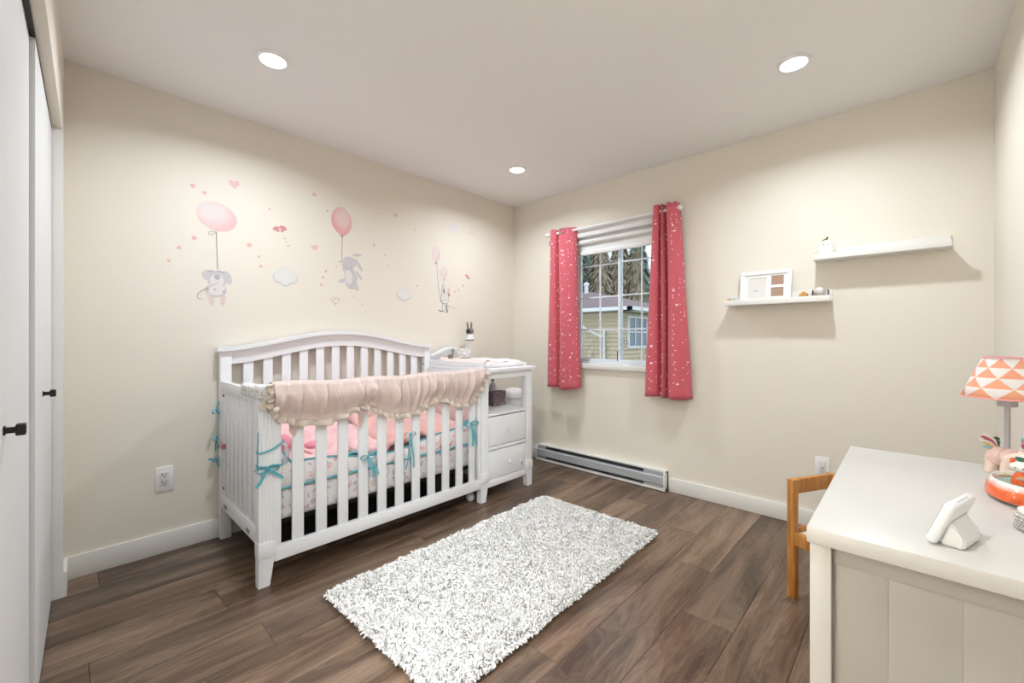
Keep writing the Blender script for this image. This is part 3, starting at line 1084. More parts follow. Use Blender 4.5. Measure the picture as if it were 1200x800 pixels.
# headboard: arched rail with a moulding on top
def arch(y, ya, yb, z0, z1):
    u = (y - ya) / (yb - ya)
    s = 0.5 - 0.5 * math.cos(2 * PI * min(max(u, 0), 1))
    return z0 + (z1 - z0) * s ** 0.85
def arched(name, xa, xb, ya, yb, top, bot, n=48):
    b = B()
    ys = [ya + (yb - ya) * k / n for k in range(n + 1)]
    T_ = [[b.verts.new((x, y, top(y))) for y in ys] for x in (xa, xb)]
    L_ = [[b.verts.new((x, y, bot(y))) for y in ys] for x in (xa, xb)]
    for k in range(n):
        b.faces.new((T_[0][k], T_[1][k], T_[1][k + 1], T_[0][k + 1]))
        b.faces.new((L_[0][k], L_[0][k + 1], L_[1][k + 1], L_[1][k]))
        b.faces.new((T_[1][k], L_[1][k], L_[1][k + 1], T_[1][k + 1]))
        b.faces.new((T_[0][k], T_[0][k + 1], L_[0][k + 1], L_[0][k]))
    for k in (0, n):
        b.faces.new((T_[0][k], L_[0][k], L_[1][k], T_[1][k]))
    return put(name, b, WH, crib, smooth=True)
ht_ = lambda y: arch(y, Y0, Y1, 1.062, 1.163)
hb_ = lambda y: arch(y, Y0 + 0.02, Y1 - 0.02, 0.985, 1.083)
arched('headboard_rail', 0.028, 0.055, Y0 + 0.01, Y1 - 0.01, ht_, hb_)
arched('headboard_moulding', 0.016, 0.078, Y0 - 0.012, Y1 + 0.004, lambda y: ht_(y) + 0.021, lambda y: ht_(y) - 0.002)
for k in range(12):
    y = -2.367 + k * 0.1040
    z = hb_(y + 0.026) + 0.012
    cb('headboard_slat', 0.032, 0.048, y, y + 0.052, 0.20, z, bev=0.002)
cb('rear_rail', 0.028, 0.055, Y0 + 0.05, Y1 - 0.04, 0.14, 0.21)
# left end
cb('end_rail', 0.06, XF - 0.045, Y0 + 0.004, Y0 + 0.032, 0.835, 0.893)
cb('end_rail', 0.06, XF - 0.045, Y0 + 0.004, Y0 + 0.032, 0.185, 0.262)
for k in range(8):
    x = 0.085 + k * 0.077
    cb('end_slat', x, x + 0.046, Y0 + 0.010, Y0 + 0.024, 0.26, 0.837, bev=0.002)
for z in (0.815, 0.30):
    b = B()
    lathe(b, [(0.007, 0), (0.007, 0.004)], (0, 0, 0), 12)
    bmesh.ops.transform(b, matrix=Matrix.Translation((0.104, Y0 + 0.010, z)) @ Matrix.Rotation(PI / 2, 4, 'X'), verts=b.verts)
    put('bolt', b, M['slot'], crib)
for x in (0.14, 0.55):
    bx('bolt_slot', M['groove'], crib, x, x + 0.05, Y0 + 0.001, Y0 + 0.005, 0.205, 0.222)
# right end panel of the cot = side of the changing table
cb('end_panel', 0.06, XF - 0.04, Y1 - 0.03, Y1 - 0.012, 0.15, 0.895)
for z in (0.93, 0.99):
    b = B()
    lathe(b, [(0.005, 0), (0.005, 0.005)], (0, 0, 0), 10)
    bmesh.ops.transform(b, matrix=Matrix.Translation((0.05, Y1 - 0.050, z)) @ Matrix.Rotation(PI / 2, 4, 'X'), verts=b.verts)
    put('bolt', b, M['slot'], crib)
cb('mattress_support', 0.07, XF - 0.06, Y0 + 0.06, Y1 - 0.07, 0.245, 0.262, bev=0, m=M['blackfab'])

# changing table
cb('table_top', 0.018, XF + 0.022, Y1 - 0.005, Y2 + 0.022, 0.893, 0.920, bev=0.005)
cb('tray_side', 0.06, XF - 0.06, Y1 + 0.002, Y1 + 0.020, 0.920, 0.962)
cb('tray_side', 0.06, XF - 0.06, Y2 - 0.018, Y2, 0.920, 0.945)
ya, yb = Y1 + 0.01, Y2 - 0.02
mt_ = lambda y: arch(y, ya, yb, 0.985, 1.045)
mb_ = lambda y: arch(y, ya + 0.03, yb - 0.03, 0.955, 0.998)
arched('tray_back', 0.03, 0.055, ya, yb, mt_, mb_, 28)
arched('tray_back_moulding', 0.022, 0.072, ya, yb, lambda y: mt_(y) + 0.016, lambda y: mt_(y) - 0.002, 28)
for k in range(4):
    y = ya + 0.06 + k * 0.095
    cb('tray_back_slat', 0.034, 0.05, y, y + 0.03, 0.918, mb_(y + 0.015) + 0.01, bev=0.001)
pr = B()
box(pr, XF - 0.05, XF, Y2 - 0.066, Y2, 0.13, 0.894, bev=0.003)
po = put('post', pr, WH, crib, smooth=True)
b = B()
box(b, XF - 0.054, XF + 0.006, Y2 - 0.069, Y2 + 0.003, 0.135, 0.20, bev=0.004)
put('corner_block', b, WH, po, smooth=True)
b = B()
A = [b.verts.new(p) for p in ((XF - 0.05, Y2 - 0.066, 0.136), (XF, Y2 - 0.066, 0.136), (XF, Y2, 0.136), (XF - 0.05, Y2, 0.136))]
Z = [b.verts.new(p) for p in ((XF - 0.045, Y2 - 0.050, 0), (XF - 0.004, Y2 - 0.050, 0), (XF - 0.004, Y2, 0), (XF - 0.045, Y2, 0))]
b.faces.new(A); b.faces.new(list(reversed(Z)))
for k in range(4):
    b.faces.new((A[k], A[(k + 1) % 4], Z[(k + 1) % 4], Z[k]))
put('foot', b, WH, po)
cb('rear_post', 0.018, 0.062, Y2 - 0.05, Y2, 0.0, 0.894)
yl, yr = Y1, Y2 - 0.066
cb('apron', XF - 0.03, XF - 0.004, yl, yr, 0.846, 0.894)
cb('shelf', 0.055, XF - 0.004, yl, yr + 0.02, 0.584, 0.602, bev=0.002)
cb('drawer_rail', XF - 0.03, XF - 0.004, yl, yr, 0.343, 0.366)
cb('drawer_rail', XF - 0.03, XF - 0.004, yl, yr, 0.090, 0.138)
cb('side_panel', 0.06, XF - 0.05, Y2 - 0.035, Y2 - 0.02, 0.10, 0.602)
cb('back_panel', 0.03, 0.038, Y1, Y2 - 0.03, 0.10, 0.602, bev=0)
cb('back_rail', 0.03, 0.05, Y1, Y2 - 0.03, 0.85, 0.894)
def drawer(z0, z1, knob_z):
    d = cb('drawer', XF - 0.026, XF - 0.006, yl + 0.006, yr - 0.006, z0, z1, bev=0.004)
    b = B()
    box(b, 0.12, XF - 0.026, yl + 0.02, yr - 0.02, z0 + 0.02, z1 - 0.03)
    put('drawer_box', b, WH, d)
    b = B()
    lathe(b, [(0.007, 0), (0.006, 0.008), (0.014, 0.013), (0.016, 0.019), (0.012, 0.024), (0.003, 0.026)], (0, 0, 0), 18)
    bmesh.ops.transform(b, matrix=Matrix.Translation((XF - 0.006, -0.852, knob_z)) @ Matrix.Rotation(PI / 2, 4, 'Y'), verts=b.verts)
    put('knob', b, WH, d, smooth=True)
    return d
drawer(0.370, 0.577, 0.470)
d2 = drawer(0.142, 0.338, 0.236)
b = B()
box(b, XF - 0.006, XF + 0.004, -0.738, -0.705, 0.168, 0.222, bev=0.006)
put('childproof_catch', b, M['devwhite'], d2, smooth=True)
b = B()
box(b, XF + 0.004, XF + 0.006, -0.727, -0.716, 0.182, 0.208, bev=0.002)
put('catch_button', b, M['groove'], d2, smooth=True)

# under-bed storage
st1 = thing('storage_box', (0.35, -1.86, 0), 'black fabric storage box under the crib mattress', 'storage box')
bx('box_body', M['blackfab'], st1, 0.10, 0.48, -2.36, -1.36, 0.0, 0.235, bev=0.01)
st2 = thing('storage_bin', (0.38, -1.24, 0), 'dark grey storage bin under the right end of the crib', 'storage box')
bx('bin_body', M['greyfab'], st2, 0.10, 0.50, -1.345, -1.19, 0.0, 0.238, bev=0.01)
b = B()
ball(b, (0.655, -1.145, 0.031), 0.031, 20, 12)
put('toy_ball', b, M['ball'], None, smooth='full', label='small pale blue ball on the floor behind the crib foot', cat='ball')

# mattress
mt = B()
box(mt, 0.07, 0.700, Y0 + 0.085, Y1 - 0.095, 0.263, 0.415, bev=0.025, seg=3)
put('mattress', mt, M['floral'], None, smooth=True, label='crib mattress in a pale floral fitted sheet', cat='mattress')

# bows --------------------------------------------------------------------------
def bow(bm, c, nx, s=1.0, tails=((-0.5, -1), (0.6, -0.9)), tl=0.09, w=0.012):
    """ribbon bow at c; nx = outward normal; loops to both sides in the tangent plane"""
    c = Vector(c); nrm = Vector(nx).normalized()
    tng = Vector((0, 0, 1)).cross(nrm).normalized()
    up = Vector((0, 0, 1))
    for sg in (-1, 1):
        pts = []
        for k in range(9):
            a = PI * 2 * k / 8
            pts.append(c + tng * sg * (0.022 * s * (1 - math.cos(a))) + up * (0.013 * s * math.sin(a)) + nrm * 0.006)
        sweep(bm, pts, w * s, 0.0016, up=nrm)
    ball(bm, c + nrm * 0.007, (0.008 * s, 0.008 * s, 0.008 * s), 8, 6)
    for tx, tz in tails:
        d = (tng * tx + up * tz).normalized()
        pts = [c + nrm * 0.006, c + d * tl * 0.35 + nrm * 0.012, c + d * tl * 0.7 + nrm * 0.008 + tng * 0.005, c + d * tl + nrm * 0.009]
        sweep(bm, smooth_path(pts, 3), w * s, 0.0014, up=tng)

# bumper ---------------------------------------------------------------------------
bp = thing('crib_bumper', (0.39, -1.77, 0.416), 'white rainbow print crib bumper with teal piping and bows', 'crib bumper')
def bump_panel(path, h0, h1f, th, mat_, pip=True):
    """soft padded wall following a plan path"""
    P = smooth_path(path, 10)
    n = len(P)
    b = B()
    rings = []
    tops, bots = [], []
    for i, p in enumerate(P):
        u = i / (n - 1)
        d = (P[min(i + 1, n - 1)] - P[max(i - 1, 0)]).normalized()
        s = Vector((d.y, -d.x, 0))
        z1 = h1f(u)
        pf = 0.5 + 0.5 * abs(math.sin(u * 9 + 0.4))
        ring = []
        for k in range(12):
            a = 2 * PI * k / 12
            zz = (h0 + z1) / 2 + (z1 - h0) / 2 * math.sin(a)
            ring.append(b.verts.new(p + s * (th * math.cos(a) * (0.8 + 0.3 * pf)) + Vector((0, 0, zz - p.z))))
        rings.append(ring)
        tops.append(Vector((p.x, p.y, z1)) + s * th * 0.25)
        bots.append(Vector((p.x, p.y, h0 + 0.010)) + s * th * 0.72)
    for A, Z in zip(rings, rings[1:]):
        for k in range(12):
            b.faces.new((A[k], Z[k], Z[(k + 1) % 12], A[(k + 1) % 12]))
    b.faces.new(rings[0]); b.faces.new(list(reversed(rings[-1])))
    o = put('bumper_panel', b, mat_, bp, smooth='full')
    if pip:
        b = B()
        sweep(b, tops, 0.0055, 0, n=6)
        sweep(b, bots, 0.0055, 0, n=6)
        put('piping', b, M['teal'], o, smooth='full')
    return o
fx = 0.698
bump_panel([(fx - 0.004, Y0 + 0.09, 0), (fx, -2.1, 0), (fx - 0.006, -1.8, 0), (fx, -1.5, 0), (fx - 0.004, Y1 - 0.10, 0)], 0.408,
           lambda u: 0.505 + 0.028 * math.sin(u * 8.5 + 0.6) + (0.13 * max(0, 1 - u / 0.07)) + 0.07 * max(0, (u - 0.86) / 0.14), 0.017, M['bumper'])
bump_panel([(0.085, Y0 + 0.08, 0), (0.088, -1.8, 0), (0.085, Y1 - 0.10, 0)], 0.41, lambda u: 0.70 + 0.02 * math.sin(u * 14), 0.016, M['palepink'])
bump_panel([(0.12, Y0 + 0.056, 0), (0.35, Y0 + 0.058, 0), (0.66, Y0 + 0.056, 0)], 0.44, lambda u: 0.70 - 0.09 * u + 0.012 * math.sin(u * 9), 0.016, M['bumper'])
bump_panel([(0.12, Y1 - 0.068, 0), (0.35, Y1 - 0.070, 0), (0.66, Y1 - 0.068, 0)], 0.41, lambda u: 0.72 + 0.01 * math.sin(u * 9), 0.016, M['palepink'])
# ties round the posts and slats
def tie(c, nrm, **k):
    b = B()
    bow(b, c, nrm, **k)
    put('tie_bow', b, M['teal'], bp, smooth=True)
def band(z, ya, yb, xa, xb, dz=0.0):
    b = B()
    sweep(b, [(xa, ya, z), (xb, ya, z + dz * 0.2), (xb, yb, z + dz), (xb - 0.05, yb + 0.002, z + dz)], 0.012, 0.0016, up=(0, 0, 1))
    put('tie_band', b, M['teal'], bp)
tie((XF + 0.001, Y0 + 0.032, 0.540), (1, 0, 0), s=1.15, tails=((-0.55, -0.9), (0.75, -0.65)), tl=0.088)
b = B()
sweep(b, smooth_path([(XF - 0.03, Y0 - 0.003, 0.555), (XF + 0.003, Y0 - 0.003, 0.552), (XF + 0.003, Y0 + 0.035, 0.545), (XF + 0.004, Y0 + 0.098, 0.545), (XF - 0.02, Y0 + 0.108, 0.55), (fx, Y0 + 0.115, 0.56)], 4), 0.012, 0.0016)
sweep(b, smooth_path([(XF - 0.03, Y0 - 0.003, 0.62), (XF + 0.003, Y0 - 0.003, 0.615), (XF + 0.003, Y0 + 0.05, 0.622), (XF + 0.003, Y0 + 0.095, 0.648), (XF - 0.02, Y0 + 0.108, 0.655), (fx, Y0 + 0.125, 0.63)], 4), 0.009, 0.0016)
put('tie_band', b, M['teal'], bp)
b = B()
sweep(b, smooth_path([(XF + 0.003, Y0 - 0.004, 0.71), (XF - 0.002, Y0 - 0.005, 0.62), (XF - 0.004, Y0 - 0.005, 0.53)], 4), 0.010, 0.0016, up=(1, 0, 0))
put('tie_tail', b, M['teal'], bp)
tie((XF + 0.006, -1.995 + 0.03, 0.495), (1, 0, 0), s=1.0, tails=((0.25, -1), (0.5, -0.9)), tl=0.12)
tie((XF + 0.006, -1.70, 0.575), (1, 0, 0), s=0.8, tails=((-0.16, -1), (0.10, -1.0)), tl=0.20)
tie((XF + 0.004, -1.225, 0.565), (1, 0, 0), s=1.3, tails=((0.05, -1), (0.25, -1)), tl=0.15)
b = B()
sweep(b, smooth_path([(fx + 0.02, -1.30, 0.545), (fx + 0.025, -1.24, 0.575), (fx + 0.02, -1.17, 0.585), (fx + 0.018, -1.145, 0.545), (fx + 0.012, -1.165, 0.50)], 4), 0.018, 0.002)
put('tie_band', b, M['teal'], bp)
tie((0.056, Y0 - 0.006, 0.725), (-0.9, -1, 0), s=0.9, tails=((-0.55, -0.3), (-0.3, 0.6)), tl=0.055)
tie((0.056, Y0 - 0.006, 0.575), (-0.9, -1, 0), s=0.8, tails=((-0.35, -1), (0.1, -1)), tl=0.07)
tie((0.058, Y0 - 0.006, 0.455), (-0.9, -1, 0), s=0.8, tails=((-0.55, -1), (0.7, 0.2)), tl=0.075)
b = B()
sweep(b, smooth_path([(0.075, Y0 - 0.003, 0.72), (0.06, Y0 - 0.005, 0.65), (0.045, Y0 - 0.005, 0.58)], 4), 0.008, 0.0016, up=(1, 0, 0))
put('tie_tail', b, M['teal'], bp)
# rainbow arcs printed on the bumper's end, showing past the slats
b = B()
for r, in ((0.050,), (0.034,)):
    pts = [(0.10 + r * math.cos(a), Y0 + 0.0065, 0.56 - r * math.sin(a) * 0.9) for a in [0.3 + k * 0.2 for k in range(13)]]
    sweep(b, pts, 0.009, 0.001, up=(0, 1, 0))
put('rainbow_print', b, M['d_red'], bp)
b = B()
ball(b, (0.655, Y0 + 0.128, 0.56), (0.05, 0.03, 0.075), 18, 12)
put('bumper_corner', b, M['padwhite'], bp, smooth='full')
b = B()
ball(b, (0.665, Y0 + 0.115, 0.60), (0.04, 0.022, 0.028), 14, 10)
put('bumper_corner', b, M['hotpink'], bp, smooth='full')

# blankets ---------------------------------------------------------------------------
def cover_sheet(name, xa, xb, ya, yb, zf, m, label, cat, drop=0.0, thick=0.02, nu=46, nv=60, hem=None):
    b = B()
    def f(u, v):
        x = xa + (xb - xa) * u
        y = ya + (yb - ya) * v
        z = zf(u, v)
        e = min(u / 0.08, (1 - u) / 0.08, v / 0.06, (1 - v) / 0.06, 1.0)
        z -= (1 - e) ** 2 * drop
        x += 0.012 * math.sin(v * 23 + 3 * u)
        return (x, y + 0.01 * math.sin(u * 14), z)
    V = grid(b, nu, nv, f)
    edge = [v.co.copy() for v in V[-1]]
    o = put(name, b, m, None, smooth='full', label=label, cat=cat)
    md = o.modifiers.new('thickness', 'SOLIDIFY')
    md.thickness = thick
    md.offset = -1
    if hem:
        b = B()
        sweep(b, [p + Vector((0.004, 0, -0.004)) for p in edge], 0.006, 0, n=6)
        put('hem', b, hem, o, smooth='full')
    return o
def zq(u, v):
    return 0.60 - 0.055 * u + 0.020 * math.sin(7 * v + 3 * u) + 0.016 * math.sin(15 * v - 8 * u) + 0.012 * math.sin(24 * u + 9 * v) + 0.05 * (1 - u) * math.sin(3 * v + 0.5)
cover_sheet('quilt', 0.13, 0.672, -2.34, -1.83, zq, M['pinkq'], 'smooth light pink quilt bunched in the left half of the crib', 'blanket', drop=0.055, thick=0.03, hem=M['teal'])
def zp(u, v):
    return 0.605 - 0.050 * u + 0.022 * math.sin(9 * v + 2 + 3 * u) + 0.014 * math.sin(19 * v + 6 * u) + 0.02 * (1 - u)
cover_sheet('plush_blanket', 0.13, 0.668, -1.81, -1.20, zp, M['plush'], 'fuzzy salmon pink blanket in the right half of the crib', 'blanket', drop=0.05, thick=0.03)
b = B()
ball(b, (0.56, -2.315, 0.605), (0.05, 0.035, 0.03), 14, 10, Matrix.Rotation(0.5, 4, 'Y'))
ball(b, (0.60, -2.19, 0.575), (0.035, 0.045, 0.02), 14, 10)
put('crumpled_cloth', b, M['hotpink'], None, smooth='full', label='bright pink cloth crumpled at the left end of the crib', cat='cloth')

# rail cover ------------------------------------------------------------------------
rc = thing('rail_cover', (XF, -1.78, 0.69), 'dusty pink satin rail cover with ruffled scalloped hem over the crib front', 'rail cover')
HEM = [(-2.425, 0.800), (-2.39, 0.765), (-2.30, 0.738), (-2.20, 0.728), (-2.10, 0.748), (-2.015, 0.782), (-1.95, 0.770), (-1.86, 0.722), (-1.767, 0.697), (-1.67, 0.708), (-1.58, 0.746), (-1.515, 0.768), (-1.45, 0.757), (-1.36, 0.718), (-1.29, 0.708), (-1.22, 0.728), (-1.16, 0.790), (-1.125, 0.870)]
def hem(y):
    if y <= HEM[0][0]:
        return HEM[0][1]
    for (a, za), (c, zc) in zip(HEM, HEM[1:]):
        if y <= c:
            t = (y - a) / (c - a)
            t = t * t * (3 - 2 * t) * 0.5 + t * 0.5
            return za + (zc - za) * t
    return HEM[-1][1]
wr = random.Random(5)
WR = [(wr.uniform(-2.38, -1.14), wr.uniform(0.006, 0.016), wr.uniform(0.006, 0.016), wr.uniform(-0.45, 0.25)) for _ in range(44)]
def cover_pt(u, v):
    y = -2.43 + (-1.115 + 2.43) * u
    zb = hem(y)
    # v: 0 inside lower edge -> 0.3 over the top -> 1 front hem
    sag = -0.010 * math.sin(PI * u) + 0.004 * math.sin(u * 21)
    if v < 0.22:
        t = v / 0.22
        x, z = XF - 0.062, 0.78 + (0.905 - 0.78) * t
    elif v < 0.48:
        t = (v - 0.22) / 0.26
        a = PI * (1 - t)
        x, z = XF - 0.022 + 0.042 * math.cos(a), 0.905 + 0.026 * math.sin(a) + sag
    else:
        t = (v - 0.48) / 0.52
        x, z = XF + 0.020 + 0.018 * math.sin(PI * min(t * 1.2, 1)) - 0.004 * t, 0.905 + sag * (1 - t) + (zb - 0.905) * t
    w = 0
    if v > 0.3:
        t = min((v - 0.3) / 0.3, 1)
        for yc, am, sg, sl in WR:
            q = (y - yc - sl * (0.9 - z)) / sg
            if abs(q) < 3:
                w += am * math.exp(-q * q) * t * (1 - 0.5 * max(0, (v - 0.8) / 0.2))
        w += 0.003 * math.sin(y * 95 + z * 20) * t
    return (x + w, y, z)
b = B()
grid(b, 240, 44, cover_pt)
cov = put('cover', b, M['satin'], rc, smooth='full')
md = cov.modifiers.new('thickness', 'SOLIDIFY')
md.thickness = 0.003
# ruffle along the hem and up both ends
path = []
for k in range(13):
    t = k / 12
    path.append(Vector((XF + 0.022, -2.432 - 0.004 * math.sin(t * 9), 0.93 - (0.93 - 0.81) * t)))
nY = 420
for k in range(nY + 1):
    y = -2.428 + (-1.118 + 2.428) * k / nY
    path.append(Vector((XF + 0.020, y, hem(y))))
for k in range(1, 9):
    path.append(Vector((XF + 0.022, -1.112, 0.875 + 0.055 * k / 8)))
fine = []
for a, c in zip(path, path[1:]):
    n = max(1, int((c - a).length / 0.0016))
    for k in range(n):
        fine.append(a + (c - a) * (k / n))
fine.append(path[-1])
b = B()
rows = []
ph = 0
for i, p in enumerate(fine):
    d = (fine[min(i + 2, len(fine) - 1)] - fine[max(i - 2, 0)]).normalized()
    out = Vector((1, 0, 0))
    dn = out.cross(d).normalized()           # away from the cloth in the cover's plane
    if dn.z > 0 and abs(d.y) > 0.5:
        dn = -dn
    if abs(d.y) <= 0.5:
        dn = Vector((0, -1, 0)) if p.y < -2 else Vector((0, 1, 0))
    ph += 0.23 + 0.09 * math.sin(i * 0.021) + 0.05 * math.sin(i * 0.13)
    row = []
    for j in range(5):
        t = j / 4
        amp = 0.015 * t ** 0.7
        row.append(b.verts.new(p + dn * (0.030 * t - 0.004 + 0.004 * t * math.sin(ph * 0.5 + 0.4)) + out * (amp * math.sin(ph) + 0.008 * t) + d * (0.006 * t * math.cos(ph))))
    rows.append(row)
for A, Z in zip(rows, rows[1:]):
    for j in range(4):
        b.faces.new((A[j], Z[j], Z[j + 1], A[j + 1]))
rf = put('ruffle', b, M['ruffle'], rc, smooth='full')
md = rf.modifiers.new('thickness', 'SOLIDIFY')
md.thickness = 0.0012
# hanging tie ribbons
for y, tl, sg in ((-2.36, 0.10, 1), (-2.315, 0.05, -1), (-1.99, 0.13, -1), (-1.60, 0.06, -1), (-1.50, 0.09, 1), (-1.13, 0.10, 1)):
    b = B()
    z0 = hem(y) + 0.01
    pts = [(XF + 0.005, y, z0), (XF + 0.010, y + 0.008 * sg, z0 - tl * 0.35), (XF + 0.006, y + 0.014 * sg, z0 - tl * 0.7), (XF + 0.010, y + 0.022 * sg, z0 - tl)]
    sweep(b, smooth_path(pts, 4), 0.03, 0.0014, up=(0, 1, 0), radii=[0.018 + 0.018 * k / 12 if k < 9 else 0.032 - 0.008 * (k - 8) for k in range(13)])
    put('tie_ribbon', b, M['ribbonpink'], rc, smooth=True)
# side bow of satin at the left end
b = B()
ball(b, (XF + 0.036, -2.424, 0.808), (0.012, 0.016, 0.014), 12, 8)
sweep(b, smooth_path([(XF + 0.03, -2.435, 0.875), (XF + 0.02, -2.46, 0.845), (XF + 0.018, -2.48, 0.815)], 4), 0.036, 0.002, up=(0, 1, 0.4))
put('side_bow', b, M['ruffle'], rc, smooth=True)
# grey printed liner wrapped round the corner of the rails
b = B()
box(b, 0.50, XF + 0.012, Y0 - 0.010, Y0 + 0.042, 0.855, 0.915, bev=0.012, seg=3)
box(b, XF - 0.060, XF + 0.014, Y0 - 0.008, -2.435, 0.862, 0.922, bev=0.012, seg=3)
put('printed_liner', b, M['script'], rc, smooth=True)

# changing pad and things on the table -------------------------------------------------
pd = thing('changing_pad', (0.38, -0.83, 0.92), 'pale changing pad on top of the changing table', 'changing pad')
b = B()
def padf(u, v):
    x = 0.10 + 0.61 * u
    y = -1.035 + 0.395 * v
    e = min(u / 0.06, (1 - u) / 0.06, v / 0.08, (1 - v) / 0.08, 1)
    e = max(e, 0) ** 0.5
    rim = math.exp(-((v - 0.12) / 0.12) ** 2) + math.exp(-((v - 0.88) / 0.12) ** 2)
    return (x, y, 0.921 + e * (0.026 + 0.020 * rim + 0.003 * math.sin(u * 17 + v * 9)))
grid(b, 40, 30, padf)
o = put('pad', b, M['padwhite'], pd, smooth='full')
md = o.modifiers.new('thickness', 'SOLIDIFY'); md.thickness = 0.004; md.offset = 1
b = B()
def clf(u, v):
    x, y, z = padf(0.04 + 0.9 * u, 0.02 + 0.62 * v)
    return (x, y, z + 0.006 + 0.004 * math.sin(u * 21 + v * 5) + 0.003 * math.sin(v * 16))
grid(b, 40, 30, clf)
o = put('pink_cover_cloth', b, M['palepink'], pd, smooth='full')
md = o.modifiers.new('thickness', 'SOLIDIFY'); md.thickness = 0.003; md.offset = 1

b = B()
box(b, 0.085, 0.165, -0.835, -0.705, 0.968, 1.045, bev=0.006)
tb = put('tissue_box', b, M['script'], None, smooth=True, label='grey and white printed tissue box at the back of the changing table', cat='tissue box')

# bunny eared baby camera on its stand
bc = thing('baby_camera', (0.075, -0.66, 0.92), 'grey bunny eared baby camera on a white stand above changing table', 'camera')
b = B()
lathe(b, [(0.004, 0.0), (0.030, 0.0), (0.036, 0.006), (0.028, 0.045), (0.018, 0.055)], (0.10, -0.667, 1.118), 20)
put('base', b, M['devwhite'], bc, smooth=True)
b = B()
lathe(b, [(0.036, 0), (0.038, 0.004), (0.037, 0.008)], (0.10, -0.667, 1.112), 20)
put('base_ring', b, M['camgrey'], bc, smooth=True)
b = B()
ball(b, (0.10, -0.667, 1.195), (0.034, 0.034, 0.034), 20, 14)
put('head', b, M['camgrey'], bc, smooth='full')
b = B()
ball(b, (0.10 + 0.014, -0.667 - 0.028, 1.196), (0.019, 0.015, 0.019), 16, 10)
put('lens', b, M['lens'], bc, smooth='full')
for dy in (-0.018, 0.018):
    b = B()
    sweep(b, [(0.098, -0.667 + dy, 1.222), (0.096, -0.667 + dy * 1.15, 1.245), (0.094, -0.667 + dy * 1.3, 1.268), (0.094, -0.667 + dy * 1.35, 1.278)], 0.008, 0, n=10, radii=[0.007, 0.0095, 0.007, 0.002], up=(1, 0, 0))
    put('ear', b, M['camgrey'], bc, smooth=True)
b = B()
sweep(b, smooth_path([(0.10, -0.667, 1.115), (0.095, -0.668, 1.08), (0.075, -0.69, 1.05), (0.074, -0.69, 1.00), (0.082, -0.670, 0.96), (0.085, -0.665, 0.922)], 5), 0.006, 0, n=8, up=(1, 0, 0))
put('stand_arm', b, M['devwhite'], bc, smooth=True)
b = B()
lathe(b, [(0.026, 0), (0.026, 0.006), (0.008, 0.012)], (0.085, -0.66, 0.9205), 16)
put('stand_foot', b, M['devwhite'], bc, smooth=True)

# on the open shelf
b = B()
box(b, 0.46, 0.535, -0.80, -0.665, 0.603, 0.715, bev=0.003)
put('photo_box', b, M['photobox'], None, smooth=True, label='dark patterned box on the open shelf of the changing table', cat='box')
bt = thing('pump_bottle', (0.40, -0.680, 0.602), 'white pump bottle behind the dark patterned box', 'bottle')
b = B()
lathe(b, [(0.030, 0), (0.032, 0.01), (0.032, 0.12), (0.026, 0.15), (0.012, 0.165), (0.012, 0.185)], (0.40, -0.680, 0.603), 20)
put('bottle_body', b, M['bottle'], bt, smooth=True)
b = B()
lathe(b, [(0.013, 0.184), (0.013, 0.20), (0.005, 0.202), (0.005, 0.225), (0.012, 0.226), (0.012, 0.236)], (0.40, -0.680, 0.603), 14)
sweep(b, [(0.40, -0.680, 0.834), (0.425, -0.660, 0.834), (0.432, -0.654, 0.826)], 0.004, 0, n=8)
put('pump', b, M['camgrey'], bt, smooth=True)
# nappy pail in the corner
pl = thing('diaper_pail', (0.27, -0.29, 0), 'white rounded diaper pail in the corner behind the changing table', 'pail')
b = B()
lathe(b, [(0.10, 0), (0.108, 0.01), (0.100, 0.30), (0.088, 0.585), (0.088, 0.595)], (0.27, -0.29, 0.0), 28)
put('bin_body', b, M['pail'], pl, smooth=True)
b = B()
lathe(b, [(0.092, 0.60), (0.093, 0.625), (0.086, 0.655), (0.062, 0.678), (0.02, 0.687)], (0.27, -0.29, 0.0), 28)
put('lid', b, M['pail'], pl, smooth=True)
b = B()
lathe(b, [(0.087, 0.592), (0.087, 0.602)], (0.27, -0.29, 0.0), 28)
put('lid_seam', b, M['groove'], pl, smooth=True)

# ================================================================== RUG
rx0, rx1, ry0, ry1 = 1.02, 1.84, -2.30, -0.765
ra = math.radians(0.6)
RC = Vector(((rx0 + rx1) / 2, (ry0 + ry1) / 2, 0))
rug = thing('shag_rug', (RC.x, RC.y, 0), 'white shaggy rug on the plank floor in front of the crib', 'rug')
b = B()
box(b, rx0 + 0.01, rx1 - 0.01, ry0 + 0.01, ry1 - 0.01, 0.001, 0.012, bev=0.003)
put('backing', b, M['rugbase'], rug)
nr = np.random.default_rng(3)
NT = 85000
hw, hl = (rx1 - rx0) / 2, (ry1 - ry0) / 2
tx = nr.uniform(-hw, hw, NT); ty = nr.uniform(-hl, hl, NT)
# clumps: yarn bundles lean together
cxs = nr.uniform(-hw, hw, 2600); cys = nr.uniform(-hl, hl, 2600)
gx = np.floor((tx + hw) / 0.03).astype(int); gy = np.floor((ty + hl) / 0.03).astype(int)
h1 = np.sin(gx * 12.9898 + gy * 78.233) * 43758.5453
h1 = h1 - np.floor(h1)
h2 = np.sin(gx * 39.346 + gy * 11.135) * 24634.633
h2 = h2 - np.floor(h2)
ang_ = h1 * 2 * PI + nr.normal(0, 0.8, NT)
lean = 0.006 + 0.010 * h2 + nr.uniform(0, 0.008, NT)
ht2 = nr.uniform(0.016, 0.030, NT) * (0.8 + 0.35 * h2)
edge = np.minimum(hw - np.abs(tx), hl - np.abs(ty))
